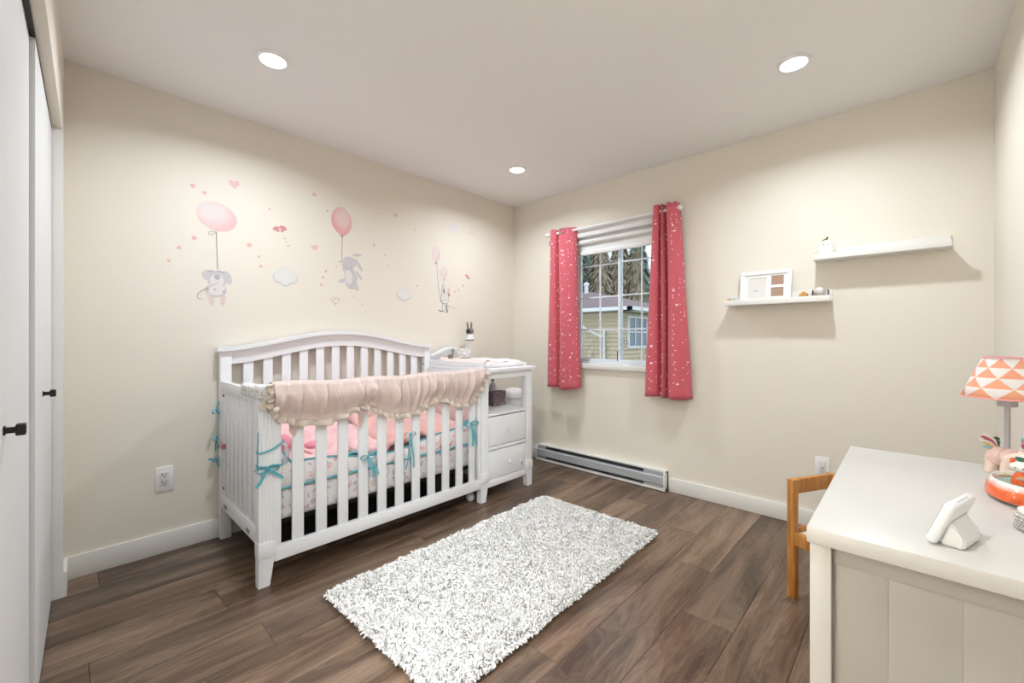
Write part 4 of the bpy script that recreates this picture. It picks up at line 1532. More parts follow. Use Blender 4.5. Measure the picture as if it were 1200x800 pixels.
# rim tufts flop outwards
rim = edge < 0.02
ax = np.where(hw - np.abs(tx) < hl - np.abs(ty), np.where(tx > 0, 0, PI), np.where(ty > 0, PI / 2, -PI / 2))
ang_ = np.where(rim, ax + nr.normal(0, 0.6, NT), ang_)
ht2 = np.where(rim, ht2 * 0.8, ht2)
dx, dy = np.cos(ang_), np.sin(ang_)
wd = nr.uniform(0.0020, 0.0034, NT)
tw = nr.uniform(0, 2 * PI, NT)
sx_, sy_ = np.cos(tw), np.sin(tw)
V = np.zeros((NT, 8, 3))
for lv, (f1, f2, ws) in enumerate(((0, 0, 0.9), (0.28, 0.55, 1.2), (0.75, 0.92, 1.0), (1.25, 0.9, 0.6))):
    cx_ = tx + dx * lean * f1; cy_ = ty + dy * lean * f1; cz_ = 0.010 + ht2 * f2 - (0.006 * nr.random(NT) if lv == 3 else 0)
    tw2 = tw + lv * 0.5
    for sgn, col in ((-1, 0), (1, 1)):
        V[:, lv * 2 + col, 0] = cx_ + sgn * np.cos(tw2) * wd * ws
        V[:, lv * 2 + col, 1] = cy_ + sgn * np.sin(tw2) * wd * ws
        V[:, lv * 2 + col, 2] = cz_ + (sgn * 0.0012)
base = (np.arange(NT) * 8)[:, None, None]
F = np.array([[0, 1, 3, 2], [2, 3, 5, 4], [4, 5, 7, 6]])[None] + base
me = bpy.data.meshes.new('pile')
nv, nf = NT * 8, NT * 3
me.vertices.add(nv); me.vertices.foreach_set('co', V.reshape(-1).astype(np.float32))
me.loops.add(nf * 4); me.loops.foreach_set('vertex_index', F.reshape(-1).astype(np.int32))
me.polygons.add(nf)
me.polygons.foreach_set('loop_start', np.arange(0, nf * 4, 4, dtype=np.int32))
me.update(calc_edges=True)
me.validate()
me.polygons.foreach_set('use_smooth', np.ones(len(me.polygons), dtype=bool))
me.materials.append(M['rug'])
pile = bpy.data.objects.new('pile', me)
COL.objects.link(pile)
pile.parent = rug
pile['kind'] = 'stuff'
rug.rotation_euler = (0, 0, ra)

# ================================================================== SHELVES AND WHAT STANDS ON THEM
def shelf(x0, x1, z0, label):
    t = thing('picture_ledge', ((x0 + x1) / 2, -0.06, z0), label, 'shelf', 'white picture ledges')
    bx('shelf_board', M['trim'], t, x0, x1, -0.110, -0.012, z0, z0 + 0.012, bev=0.001)
    bx('back_board', M['trim'], t, x0, x1, -0.012, 0, z0, z0 + 0.072, bev=0.001)
    bx('front_lip', M['trim'], t, x0, x1, -0.120, -0.108, z0, z0 + 0.034, bev=0.001)
    return t
shelf(1.998, 2.556, 1.346, 'lower white picture ledge holding the photo frame')
shelf(2.474, 3.037, 1.585, 'upper white picture ledge on the back wall at right')
ZS1, ZS2 = 1.358, 1.597

# photo frame leaning on the wall
fr = thing('framed_photo_display', (2.20, -0.06, ZS1), 'white photo frame with three mat openings on the lower ledge', 'picture')
FW, FH = 0.285, 0.205
def frame_m():
    return Matrix.Translation((2.075, -0.052, ZS1 + 0.001)) @ Matrix.Rotation(math.radians(-9), 4, 'X')
def fp(name, m, parent, *a, bev=0.0):
    b = B()
    box(b, *a, bev=bev, mtx=frame_m())
    return put(name, b, m, parent, smooth=bev > 0)
bb_ = 0.024
for q in ((0, FW, 0, bb_), (0, FW, FH - bb_, FH), (0, bb_, bb_, FH - bb_), (FW - bb_, FW, bb_, FH - bb_)):
    fp('frame_bar', M['framewhite'], fr, q[0], q[1], -0.014, 0.004, q[2], q[3], bev=0.0015)
fp('backing', M['matboard'], fr, bb_, FW - bb_, -0.001, 0.003, bb_, FH - bb_)
op = [(0.045, 0.150, 0.028, 0.163), (0.175, 0.243, 0.110, 0.170), (0.175, 0.243, 0.036, 0.094)]
# mat board with openings = strips round them
for q in ((bb_, 0.045, bb_, FH - bb_), (0.150, 0.175, bb_, FH - bb_), (0.243, FW - bb_, bb_, FH - bb_), (0.045, 0.150, 0.163, FH - bb_), (0.045, 0.150, bb_, 0.028), (0.175, 0.243, 0.170, FH - bb_), (0.175, 0.243, 0.094, 0.110), (0.175, 0.243, bb_, 0.036)):
    fp('mat_strip', M['matboard'], fr, q[0], q[1], -0.006, -0.001, q[2], q[3])
o = fp('impression_sheet', M['clay'], fr, op[0][0], op[0][1], -0.0025, -0.0011, op[0][2], op[0][3])
b = B()
for u, v, ln, a in ((0.075, 0.080, 0.026, 0.2), (0.085, 0.074, 0.020, 0.1), (0.125, 0.135, 0.006, 1.2), (0.112, 0.130, 0.004, 0.3)):
    P = [frame_m() @ Vector((u + ln * t * math.cos(a), -0.0028, v + ln * t * math.sin(a) - 0.004 * (t - 0.5) ** 2 * 4)) for t in (0, 0.5, 1)]
    sweep(b, P, 0.0012, 0, n=5)
put('print_mark', b, M['groove'], o)
for q in op[1:]:
    fp('brown_sheet', M['cork'], fr, q[0], q[1], -0.0025, -0.0011, q[2], q[3])

# toffee coloured figurine: a small coiled heap
b = B()
for k, (dx_, dy_, dz_, r) in enumerate(((-0.010, 0, 0.012, 0.013), (0.012, 0.002, 0.012, 0.013), (0, -0.008, 0.012, 0.012), (-0.007, 0, 0.030, 0.012), (0.009, -0.002, 0.030, 0.012), (0.001, 0, 0.044, 0.010))):
    ball(b, (2.425 + dx_ * 1.3, -0.075 + dy_, ZS1 + dz_ + 0.001), (r * 1.2, r, r), 12, 8)
put('small_figurine', b, M['toffee'], None, smooth='full', label='small toffee brown figurine right of the photo frame', cat='figurine')
# glass bowl with a white ball-shaped ornament
gb = thing('glass_bowl', (2.502, -0.06, ZS1), 'grey glass bowl at the right end of the lower ledge', 'bowl')
b = B()
lathe(b, [(0.026, 0.0), (0.038, 0.006), (0.042, 0.030), (0.040, 0.056), (0.038, 0.056), (0.039, 0.030), (0.035, 0.009), (0.006, 0.006)], (2.506, -0.066, ZS1 + 0.001), 26)
put('bowl_body', b, M['glassjar'], gb, smooth=True)
b = B()
ball(b, (2.500, -0.066, ZS1 + 0.043), (0.028, 0.028, 0.032), 18, 12)
put('white_filling', b, M['lampsilicone'], gb, smooth='full')
# tiny things at the left end
b = B()
ball(b, (2.022, -0.085, ZS1 + 0.020), (0.013, 0.010, 0.019), 12, 8)
ball(b, (2.012, -0.085, ZS1 + 0.018), (0.008, 0.008, 0.016), 10, 8)
put('tiny_figurine', b, M['toffee'], None, smooth='full', label='tiny brown figurine at the left end of the lower ledge', cat='figurine')
b = B()
ball(b, (2.050, -0.085, ZS1 + 0.020), (0.014, 0.010, 0.019), 12, 8)
put('tiny_trinket', b, M['mint'], None, smooth='full', label='tiny mint green trinket left of the photo frame', cat='trinket')

# pear shaped night lamp
pr_ = thing('pear_night_light', (2.52, -0.062, ZS2), 'white smiling pear shaped night light on the upper ledge', 'night light')
pc = (2.533, -0.062, ZS2 + 0.001)
b = B()
lathe(b, [(0.010, 0), (0.038, 0.002), (0.049, 0.018), (0.050, 0.036), (0.043, 0.056), (0.033, 0.074), (0.025, 0.090), (0.015, 0.101), (0.002, 0.105)], pc, 28)
put('pear_body', b, M['lampsilicone'], pr_, smooth='full')
b = B()
vd = Vector((0.03, -1, 0)).normalized(); vt = Vector((1, 0.03, 0)).normalized()
for s in (-0.010, 0.010):
    q = Vector(pc) + vd * 0.0305 + vt * s + Vector((0, 0, 0.074))
    ball(b, q, (0.0034, 0.0034, 0.0034), 8, 6)
sweep(b, [Vector(pc) + vd * 0.0368 + vt * s + Vector((0, 0, z)) for s, z in ((-0.007, 0.067), (0, 0.0635), (0.007, 0.067))], 0.0014, 0, n=5)
put('face', b, M['brown'], pr_)
b = B()
sweep(b, [Vector(pc) + Vector((0, 0, 0.103)), Vector(pc) + Vector((0.003, 0, 0.114)), Vector(pc) + Vector((0.006, 0, 0.120))], 0.004, 0, n=8, radii=[0.003, 0.004, 0.006])
put('stem', b, M['brown'], pr_, smooth=True)
b = B()
ball(b, Vector(pc) + Vector((-0.008, -0.004, 0.108)), (0.014, 0.006, 0.0035), 12, 8, Matrix.Rotation(-0.5, 4, 'Y'))
put('leaf', b, M['leafgreen'], pr_, smooth='full')
for s in (-1, 1):
    b = B()
    ball(b, Vector(pc) + vt * 0.050 * s + vd * 0.012 + Vector((0, 0, 0.030)), (0.006, 0.006, 0.016), 12, 8, Matrix.Rotation(-0.6 * s, 4, 'Y'))
    put('arm', b, M['armyellow'], pr_, smooth='full')

# ================================================================== CHILD CHAIR
ch = thing('child_chair', (2.58, -0.85, 0), 'small honey coloured wooden child chair with white seat', 'chair')
A_ = Vector((2.489, -0.90, 0)); Bv = Vector((2.607, -0.677, 0))
ex = (Bv - A_).normalized(); ef = Vector((ex.y, -ex.x, 0))
WB = (Bv - A_).length + 0.02
CM = Matrix(((ex.x, ef.x, 0, A_.x), (ex.y, ef.y, 0, A_.y), (0, 0, 1, 0), (0, 0, 0, 1)))
def chp(name, m, *a, bev=0.003):
    b = B()
    box(b, *a, bev=bev, mtx=CM)
    return put(name, b, m, ch, smooth=True)
for u in (0, WB - 0.028):
    chp('back_post', M['wood'], u, u + 0.028, 0, 0.034, 0, 0.517)
chp('top_rail', M['wood'], 0.026, WB - 0.026, 0.004, 0.026, 0.452, 0.516)
for u in (0, WB - 0.028):
    chp('front_leg', M['wood'], u, u + 0.028, 0.235, 0.268, 0, 0.285)
for u in (0.003, WB - 0.025):
    chp('side_rail', M['wood'], u, u + 0.022, 0.032, 0.237, 0.235, 0.292)
for v in (0.006, 0.244):
    chp('cross_rail', M['wood'], 0.026, WB - 0.026, v, v + 0.02, 0.245, 0.300)
chp('seat', M['chairseat'], 0.024, WB - 0.024, 0.028, 0.242, 0.270, 0.284)

# ================================================================== DRESSER
ds = thing('dresser', (2.96, -1.66, 0), 'white dresser with grooved end panel at the right, holding the lamp', 'dresser')
dx0, dx1, dy0, dy1, dz = 2.737, 3.166, -2.085, -1.240, 0.765
W2 = M['white2']
bx('top_board', W2, ds, dx0, dx1 + 0.003, dy0 - 0.005, dy1, dz - 0.030, dz, bev=0.0015)
for xa, ya in ((dx0 + 0.004, dy0 + 0.003), (dx1 - 0.038, dy0 + 0.003), (dx0 + 0.004, dy1 - 0.038), (dx1 - 0.038, dy1 - 0.038)):
    bx('post', W2, ds, xa, xa + 0.034, ya, ya + 0.034, 0, dz - 0.030, bev=0.002)
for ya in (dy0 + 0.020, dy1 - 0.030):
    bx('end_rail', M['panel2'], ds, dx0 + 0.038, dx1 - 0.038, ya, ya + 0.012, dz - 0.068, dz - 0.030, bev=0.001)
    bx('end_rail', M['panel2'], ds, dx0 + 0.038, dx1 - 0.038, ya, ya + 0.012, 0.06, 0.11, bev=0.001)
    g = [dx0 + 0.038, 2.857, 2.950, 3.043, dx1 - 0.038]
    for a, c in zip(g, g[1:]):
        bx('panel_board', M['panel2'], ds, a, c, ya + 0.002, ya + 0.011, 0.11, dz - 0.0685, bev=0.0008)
bx('back_panel', W2, ds, dx1 - 0.012, dx1 - 0.004, dy0 + 0.036, dy1 - 0.036, 0.06, dz - 0.03)
bx('front_rail', W2, ds, dx0 + 0.008, dx0 + 0.026, dy0 + 0.037, dy1 - 0.038, 0.06, 0.10)
for k in range(3):
    za = 0.104 + k * 0.210
    d = bx('drawer', W2, ds, dx0 + 0.006, dx0 + 0.024, dy0 + 0.040, dy1 - 0.041, za, za + 0.206, bev=0.002)
    for y in (-1.85, -1.47):
        b = B()
        lathe(b, [(0.007, 0), (0.007, 0.01), (0.014, 0.016), (0.014, 0.022)], (0, 0, 0), 14)
        bmesh.ops.transform(b, matrix=Matrix.Translation((dx0 + 0.006, y, za + 0.105)) @ Matrix.Rotation(-PI / 2, 4, 'Y'), verts=b.verts)
        put('knob', b, W2, d, smooth=True)

# lamp --------------------------------------------------------------------------------
LX, LY = 3.085, -1.272
lm = thing('table_lamp', (LX, LY, dz), 'grey table lamp with peach and white triangle print shade', 'lamp')
b = B()
lathe(b, [(0.029, 0), (0.030, 0.004), (0.026, 0.010), (0.010, 0.016)], (LX, LY, dz + 0.0005), 24)
put('base', b, M['lampgrey'], lm, smooth=True)
b = B()
lathe(b, [(0.0062, 0.012), (0.0062, 0.185)], (LX, LY, dz), 16)
put('stem', b, M['lampgrey'], lm, smooth=True)
b = B()
lathe(b, [(0.0195, 0.178), (0.0200, 0.181), (0.0200, 0.212), (0.012, 0.214)], (LX, LY, dz), 20)
put('socket', b, M['lampgrey'], lm, smooth=True)
b = B()
uvl = b.loops.layers.uv.new('UVMap')
n = 64
zA, zB, rA, rB = 0.968, 1.080, 0.091, 0.047
a0 = math.radians(-133 - 22 + 180)
prev = None
cols_ = []
for k in range(n + 1):
    a = 2 * PI * k / n + a0
    cols_.append([b.verts.new((LX + (rA + (rB - rA) * t) * math.cos(a), LY + (rA + (rB - rA) * t) * math.sin(a), zA + (zB - zA) * t)) for t in (0, 0.25, 0.5, 0.75, 1.0)])
for k in range(n):
    for j in range(4):
        f = b.faces.new((cols_[k][j], cols_[k + 1][j], cols_[k + 1][j + 1], cols_[k][j + 1]))
        for lp, (uu, vv) in zip(f.loops, ((k, j), (k + 1, j), (k + 1, j + 1), (k, j + 1))):
            lp[uvl].uv = (uu / n, 0.001 + 0.998 * vv / 4)
sh = put('shade', b, M['shade'], lm, smooth='full')
md = sh.modifiers.new('thickness', 'SOLIDIFY'); md.thickness = 0.0015
for r, z in ((rA, zA), (rB, zB)):
    b = B()
    P = [(LX + r * math.cos(2 * PI * k / 48), LY + r * math.sin(2 * PI * k / 48), z) for k in range(49)]
    sweep(b, P, 0.0022, 0, n=6)
    put('shade_trim', b, M['shadetrim'], lm, smooth='full')

# unicorn ornament ----------------------------------------------------------------------
un = thing('unicorn_ornament', (3.08, -1.37, dz), 'pink ceramic unicorn with rainbow tail beside the lamp', 'ornament')
b = B()
ball(b, (3.062, -1.335, 0.812), (0.024, 0.022, 0.026), 18, 12)
ball(b, (3.082, -1.372, 0.818), (0.024, 0.036, 0.024), 18, 12)
ball(b, (3.104, -1.405, 0.826), (0.021, 0.024, 0.028), 18, 12)
ball(b, (3.112, -1.420, 0.852), (0.014, 0.014, 0.026), 14, 10, Matrix.Rotation(0.35, 4, 'X'))
put('body', b, M['ceramicpink'], un, smooth='full')
for x, y, r in ((3.050, -1.330, 0.0135), (3.078, -1.323, 0.012), (3.112, -1.395, 0.012)):
    b = B()
    lathe(b, [(r * 1.15, 0), (r * 1.25, 0.006), (r, 0.02), (r * 0.95, 0.05)], (x, y, dz + 0.0005), 14)
    put('leg', b, M['ceramicpeach'], un, smooth=True)
b = B()
ball(b, (3.122, -1.437, 0.870), (0.017, 0.022, 0.016), 16, 12, Matrix.Rotation(-0.3, 4, 'X'))
ball(b, (3.130, -1.458, 0.862), (0.011, 0.013, 0.010), 14, 10)
put('head', b, M['ceramicpink'], un, smooth='full')
tails = [('craspberry', (0.045, 0.035), (0.010, 0.020)), ('cwhite', (0.040, 0.041), (0.008, 0.026)), ('cgreen', (0.014, 0.032), (-0.006, 0.028)), ('cyellow', (0.046, 0.022), (0.015, 0.012)), ('caqua', (0.040, 0.008), (0.016, 0.006)), ('cwhite', (0.052, 0.026), (0.018, 0.018))]
lt = Vector((-0.7285, -0.685, 0)) * 0.9
R0 = Vector((3.058, -1.328, 0.828))
for c, (l1, u1), (l2, u2) in tails:
    b = B()
    P = smooth_path([R0, R0 + lt * l2 + Vector((0, 0, u2)), R0 + lt * (l1 * 0.7 + l2 * 0.3) + Vector((0, 0, u1 * 0.95)), R0 + lt * l1 + Vector((0, 0, u1 * 0.92 + 0.004))], 5)
    k = len(P)
    sweep(b, P, 0.004, 0, n=8, radii=[0.0055 * (1 - 0.75 * (i / (k - 1)) ** 2) for i in range(k)])
    put('tail_lock', b, M[c], un, smooth='full')
for i, (c, dy, dzz) in enumerate((('craspberry', 0.0, 0.0), ('cwhite', 0.008, -0.010), ('caqua', 0.004, 0.012), ('cyellow', 0.012, -0.022))):
    b = B()
    P = []
    for k in range(12):
        a = k * 0.42
        P.append((3.108 - 0.010 * k / 12 + 0.006 * math.cos(a), -1.415 + dy + 0.010 * math.cos(a), 0.866 + dzz + 0.010 * math.sin(a)))
    sweep(b, P, 0.004, 0, n=7, radii=[0.0045] * 11 + [0.002])
    put('mane_lock', b, M[c], un, smooth='full')
b = B()
ctr = Vector((3.092, -1.452, dz))
ad = Vector((0.60, -0.80, 0))
P = [ctr + ad * (-0.034)] + [ctr + ad * (-0.034 * math.cos(a)) + Vector((0, 0, 0.034 + 0.032 * math.sin(a))) for a in [PI * k / 12 for k in range(13)]] + [ctr + ad * 0.034]
P[0].z = dz + 0.001; P[-1].z = dz + 0.001
sweep(b, P, 0.017, 0, n=12, up=(0.8, 0.6, 0))
put('arch', b, M['ceramicpeach'], un, smooth=True)

# orange ceramic ornament with animals -----------------------------------------------------
oc = (3.087, -1.590, dz)
orn = thing('ceramic_ornament', oc, 'glossy orange and white ceramic ornament with animals riding in it', 'ornament')
b = B()
lathe(b, [(0.70, 0.002), (0.88, 0.003), (0.985, 0.009), (1.0, 0.016), (0.96, 0.030), (0.88, 0.042), (0.85, 0.047), (0.82, 0.046), (0.78, 0.034)], oc, 40, sx=0.073, sy=0.100, cap=True)
put('body', b, M['cbody'], orn, smooth=True)
b = B()
lathe(b, [(0.1, 0.030), (0.80, 0.0345)], oc, 40, sx=0.073, sy=0.100)
put('pool', b, M['cteal'], orn, smooth=True)
for x, y in ((3.080, -1.668), (3.128, -1.652), (3.045, -1.53), (3.128, -1.53)):
    b = B()
    lathe(b, [(0.012, 0), (0.012, 0.012)], (x, y, dz + 0.0005), 14)
    put('foot', b, M['cwhite'], orn, smooth=True)
b = B()
ball(b, (3.066, -1.655, dz + 0.0205), (0.022, 0.034, 0.0165), 24, 14, Matrix.Rotation(-0.75, 4, 'Z'))
put('fender', b, M['corange'], orn, smooth='full')
def critter(c, body, s=1.0):
    c = Vector(c)
    v = Vector((-0.35, -0.94, 0)); t = Vector((0.94, -0.35, 0))
    b = B()
    lathe(b, [(0.017 * s, 0), (0.018 * s, 0.006 * s), (0.013 * s, 0.024 * s), (0.008 * s, 0.032 * s)], c, 14)
    q = put('animal_body', b, M[body], orn, smooth=True)
    b = B()
    ball(b, c + Vector((0, 0, 0.042 * s)), (0.021 * s, 0.018 * s, 0.013 * s), 16, 10, Matrix.Rotation(math.atan2(t.y, t.x), 4, 'Z'))
    put('animal_head', b, M['cwhite'], q, smooth='full')
    b = B()
    for sg in (-1, 1):
        P = c + t * 0.015 * s * sg + Vector((0, 0, 0.054 * s))
        ball(b, P, (0.005 * s, 0.004 * s, 0.008 * s), 10, 8)
    put('ears', b, M['corange'], q, smooth='full')
    b = B()
    for sg in (-1, 1):
        ball(b, c + v * 0.017 * s + t * 0.006 * s * sg + Vector((0, 0, 0.042 * s)), 0.0016 * s, 8, 6)
    put('eyes', b, M['brown'], q)
    b = B()
    sweep(b, [c + t * -0.016 * s + Vector((0, 0, 0.016 * s)), c + t * -0.028 * s + v * 0.006 + Vector((0, 0, 0.018 * s)), c + t * -0.036 * s + v * 0.01 + Vector((0, 0, 0.016 * s))], 0.004 * s, 0, n=8, radii=[0.003 * s, 0.005 * s, 0.002 * s])
    put('arm', b, M['cbeige'], q, smooth=True)
    return q
critter((3.072, -1.588, dz + 0.034), 'corange', 0.95)
critter((3.097, -1.607, dz + 0.034), 'cbeige', 0.95)
b = B()
P0 = Vector((3.064, -1.575, dz + 0.092))
P = smooth_path([P0, P0 + Vector((0.012, -0.010, -0.003)), P0 + Vector((0.026, -0.020, -0.009)), P0 + Vector((0.038, -0.028, -0.018))], 4)
sweep(b, P, 0.012, 0.002, up=(0.3, 0, 1), radii=[0.002 + 0.010 * math.sin(PI * min(1, i / (len(P) - 1) + 0.12)) for i in range(len(P))])
put('leaf_feather', b, M['cgreen'], orn, smooth=True)

# beaded trinket box -------------------------------------------------------------------------
tbx = thing('trinket_box', (3.080, -1.815, dz), 'silver beaded trinket box with white lid at the right frame edge', 'trinket box')
tc_ = (3.080, -1.815, dz + 0.0005)
b = B()
lathe(b, [(0.040, 0), (0.044, 0.003), (0.044, 0.030), (0.040, 0.033)], tc_, 32)
put('box_body', b, M['pearl'], tbx, smooth=True)
b = B()
for rw in range(5):
    for k in range(44):
        a = 2 * PI * (k + 0.5 * (rw % 2)) / 44
        r = bmesh.ops.create_icosphere(b, subdivisions=1, radius=0.0030, matrix=Matrix.Translation((tc_[0] + 0.0445 * math.cos(a), tc_[1] + 0.0445 * math.sin(a), tc_[2] + 0.0045 + rw * 0.0055)))
o = put('bead_rows', b, M['pearl'], tbx, smooth='full')
o['kind'] = 'stuff'
b = B()
lathe(b, [(0.042, 0.033), (0.042, 0.037), (0.034, 0.041), (0.015, 0.044)], tc_, 28)
put('lid', b, M['cwhite'], tbx, smooth=True)
b = B()
ball(b, (tc_[0], tc_[1], tc_[2] + 0.048), (0.007, 0.007, 0.007), 12, 8)
put('lid_knob', b, M['pearl'], tbx, smooth='full')

# baby monitor --------------------------------------------------------------------------------
mo = thing('baby_monitor', (2.95, -1.96, dz), 'white baby monitor leaning on its stand, seen from behind', 'monitor')
e_ = Vector((0.30, 0.954, 0)); n_ = Vector((0.954, -0.30, 0))
O_ = Vector((2.903, -2.024, dz + 0.001))
MM = Matrix(((e_.x, n_.x, 0, O_.x), (e_.y, n_.y, 0, O_.y), (0, 0, 1, O_.z), (0, 0, 0, 1)))
TM = MM @ Matrix.Translation((0, 0, 0.0055)) @ Matrix.Rotation(math.radians(-20), 4, 'X')
b = B()
box(b, 0, 0.114, 0, 0.016, 0.0, 0.080, bev=0.006, seg=3, mtx=TM)
put('tablet', b, M['devwhite'], mo, smooth=True)
b = B()
box(b, 0.008, 0.106, -0.0006, 0.0006, 0.010, 0.072, mtx=TM)
put('screen', b, M['screen'], mo)
b = B()
box(b, 0.030, 0.085, 0.0085, 0.0090, 0.0795, 0.0806, mtx=TM)
put('seam', b, M['groove'], mo)
b = B()
wedge = [(0.016, 0.0), (0.048, 0.0), (0.050, 0.016), (0.046, 0.021), (0.030, 0.046), (0.026, 0.040)]
fs = prism(b, [(p[0], p[1]) for p in wedge], 'x', 0.016, 0.100)
bmesh.ops.bevel(b, geom=list(b.edges), offset=0.003, segments=2, affect='EDGES')
bmesh.ops.transform(b, matrix=MM, verts=b.verts)
put('stand', b, M['devwhite'], mo, smooth=True)

# ================================================================== DOWNLIGHTS
def downlight(x, y, label, watts, show=True):
    t = thing('recessed_downlight', (x, y, RH - 0.012), label, 'ceiling light', 'recessed ceiling downlights')
    b = B()
    n = 36
    for k in range(n):
        pass
    lathe(b, [(0.053, 0.004), (0.056, 0.0), (0.068, 0.003), (0.071, 0.0118), (0.053, 0.0118)], (x, y, RH - 0.012), n, cap=False)
    put('trim_ring', b, M['devwhite'], t, smooth=True)
    b = B()
    lathe(b, [(0.054, 0.004), (0.054, 0.010)], (x, y, RH - 0.012), n)
    put('lens', b, M['lens_lit'], t)
    ld = bpy.data.lights.new('downlight_lamp', 'AREA')
    ld.shape = 'DISK'
    ld.size = 0.104
    ld.energy = watts
    ld.color = LAMP_COL
    ld.spread = BEAM
    lo = bpy.data.objects.new('downlight_lamp', ld)
    COL.objects.link(lo)
    lo.parent = t
    lo.location = (0, 0, -0.0005)
downlight(0.716, -2.418, 'recessed downlight in the ceiling nearest the closet', DOWNLIGHT_W)
downlight(2.485, -0.721, 'recessed downlight in the ceiling nearest the picture ledges', DOWNLIGHT_W * 0.94)
downlight(0.676, -0.686, 'recessed downlight in the ceiling nearest the window corner', DOWNLIGHT_W * 0.8)

downlight(2.485, -2.418, 'added recessed downlight near the dresser, unseen above the frame', DOWNLIGHT_W * 0.62)  # extra downlight out of view, added to brighten the room

# ================================================================== WALL DECALS (flat vinyl prints on the left wall)
def disc(bm, y, z, ry, rz, rot=0.0, x=0.0010, n=24, shape=None):
    pts = []
    for k in range(n):
        a = 2 * PI * k / n
        u, v = ry * math.cos(a), rz * math.sin(a)
        if shape == 'egg' and v < 0:
            u *= 1 - 0.25 * (v / rz) ** 2
        pts.append((y + u * math.cos(rot) - v * math.sin(rot), z + u * math.sin(rot) + v * math.cos(rot)))
    prism(bm, pts, 'x', x - 0.0004, x)

def line(bm, pts, w=0.003, x=0.0012):
    sweep(bm, smooth_path([(x, y, z) for y, z in pts], 5), w, 0.0005, up=Vector((1, 0, 0)).cross(Vector((0, pts[-1][0] - pts[0][0], pts[-1][1] - pts[0][1]))).normalized())

def pd_(name, m, parent, fn, **k):
    b = B()
    fn(b)
    return put(name, b, m, parent, **k)

DG = 'pink and white nursery wall decals'
def heart(bm, y, z, s, rot=0.0, x=0.001):
    pts = []
    for k in range(28):
        t = 2 * PI * k / 28
        u = 16 * math.sin(t) ** 3 / 17 * s
        v = (13 * math.cos(t) - 5 * math.cos(2 * t) - 2 * math.cos(3 * t) - math.cos(4 * t)) / 17 * s
        pts.append((y + u * math.cos(rot) - v * math.sin(rot), z + u * math.sin(rot) + v * math.cos(rot)))
    prism(bm, pts, 'x', x - 0.0004, x)
    return pts
for y, z, s, r, lab in ((-2.402, 2.037, 0.030, 0.1, 'pink heart decal above the largest balloon decal'), (-1.941, 1.737, 0.025, 0.35, 'pink heart decal between the two larger balloon decals'), (-1.335, 2.083, 0.020, -0.25, 'small pink heart decal right of the middle balloon decal')):
    b = B()
    heart(b, y, z, s, r)
    put('heart_decal', b, M['d_heart'], None, label=lab, cat='wall decal', group=DG)
b = B()
hp = [(-1.803 + 0.028 * 16 * math.sin(t) ** 3 / 17, 1.394 + 0.028 * (13 * math.cos(t) - 5 * math.cos(2 * t) - 2 * math.cos(3 * t) - math.cos(4 * t)) / 17) for t in [2 * PI * k / 30 for k in range(31)]]
sweep(b, [(0.001, y, z) for y, z in hp], 0.0018, 0.0005, up=(1, 0, 0), n=4)
put('heart_outline_decal', b, M['d_outline'], None, label='faint outlined heart decal low beside the grey bunny decal', cat='wall decal', group=DG)

def cloud(y, z, s, lab, edge):
    lobes = [(-0.55, -0.10, 0.45), (0.55, -0.10, 0.45), (0.0, 0.38, 0.52), (-0.35, 0.25, 0.42), (0.40, 0.25, 0.40), (0.0, -0.35, 0.50)]
    t = thing('cloud_decal', (0.0005, y, z - 0.06), lab, 'wall decal', DG)
    def under(b):
        for i, (u, v, r) in enumerate(lobes):
            disc(b, y + u * s, z + v * s * 0.85, r * s + 0.004, r * s + 0.004, x=0.0008 + i * 0.00003)
    def over(b):
        for i, (u, v, r) in enumerate(lobes):
            disc(b, y + u * s, z + v * s * 0.85 + 0.003, r * s, r * s, x=0.0015 + i * 0.00003)
    pd_('cloud_edge', edge, t, under)
    pd_('cloud', M['d_cloud'], t, over)
cloud(-2.123, 1.522, 0.068, 'white cloud decal between the two larger bunny decals', M['d_cloudedge'])
cloud(-1.258, 1.477, 0.062, 'white cloud decal above the right part of the headboard', M['d_cloudedge'])
cloud(-0.764, 2.091, 0.050, 'pale white cloud decal high above the smallest bunny decal', M['d_white'])

def butterfly(y, z, s, rot, lab):
    b = B()
    c, sn = math.cos(rot), math.sin(rot)
    for u, v, a, q, r in ((-0.6, 0.12, 0.55, 0.30, 0.35), (0.6, 0.2, 0.60, 0.36, -0.45), (-0.35, -0.28, 0.28, 0.2, -0.5), (0.38, -0.3, 0.30, 0.2, 0.5)):
        disc(b, y + (u * c - v * sn) * s, z + (u * sn + v * c) * s, a * s, q * s, r + rot, n=16, x=0.001 + 0.00004 * (u > 0))
    disc(b, y, z, 0.07 * s, 0.42 * s, rot, x=0.0014, n=12)
    put('butterfly_decal', b, M['d_red'], None, label=lab, cat='wall decal', group=DG)
butterfly(-2.157, 1.820, 0.036, 0.15, 'pink butterfly decal between the two large balloon decals')
butterfly(-0.610, 1.682, 0.027, -0.7, 'small pink butterfly decal right of the smallest bunny decal')

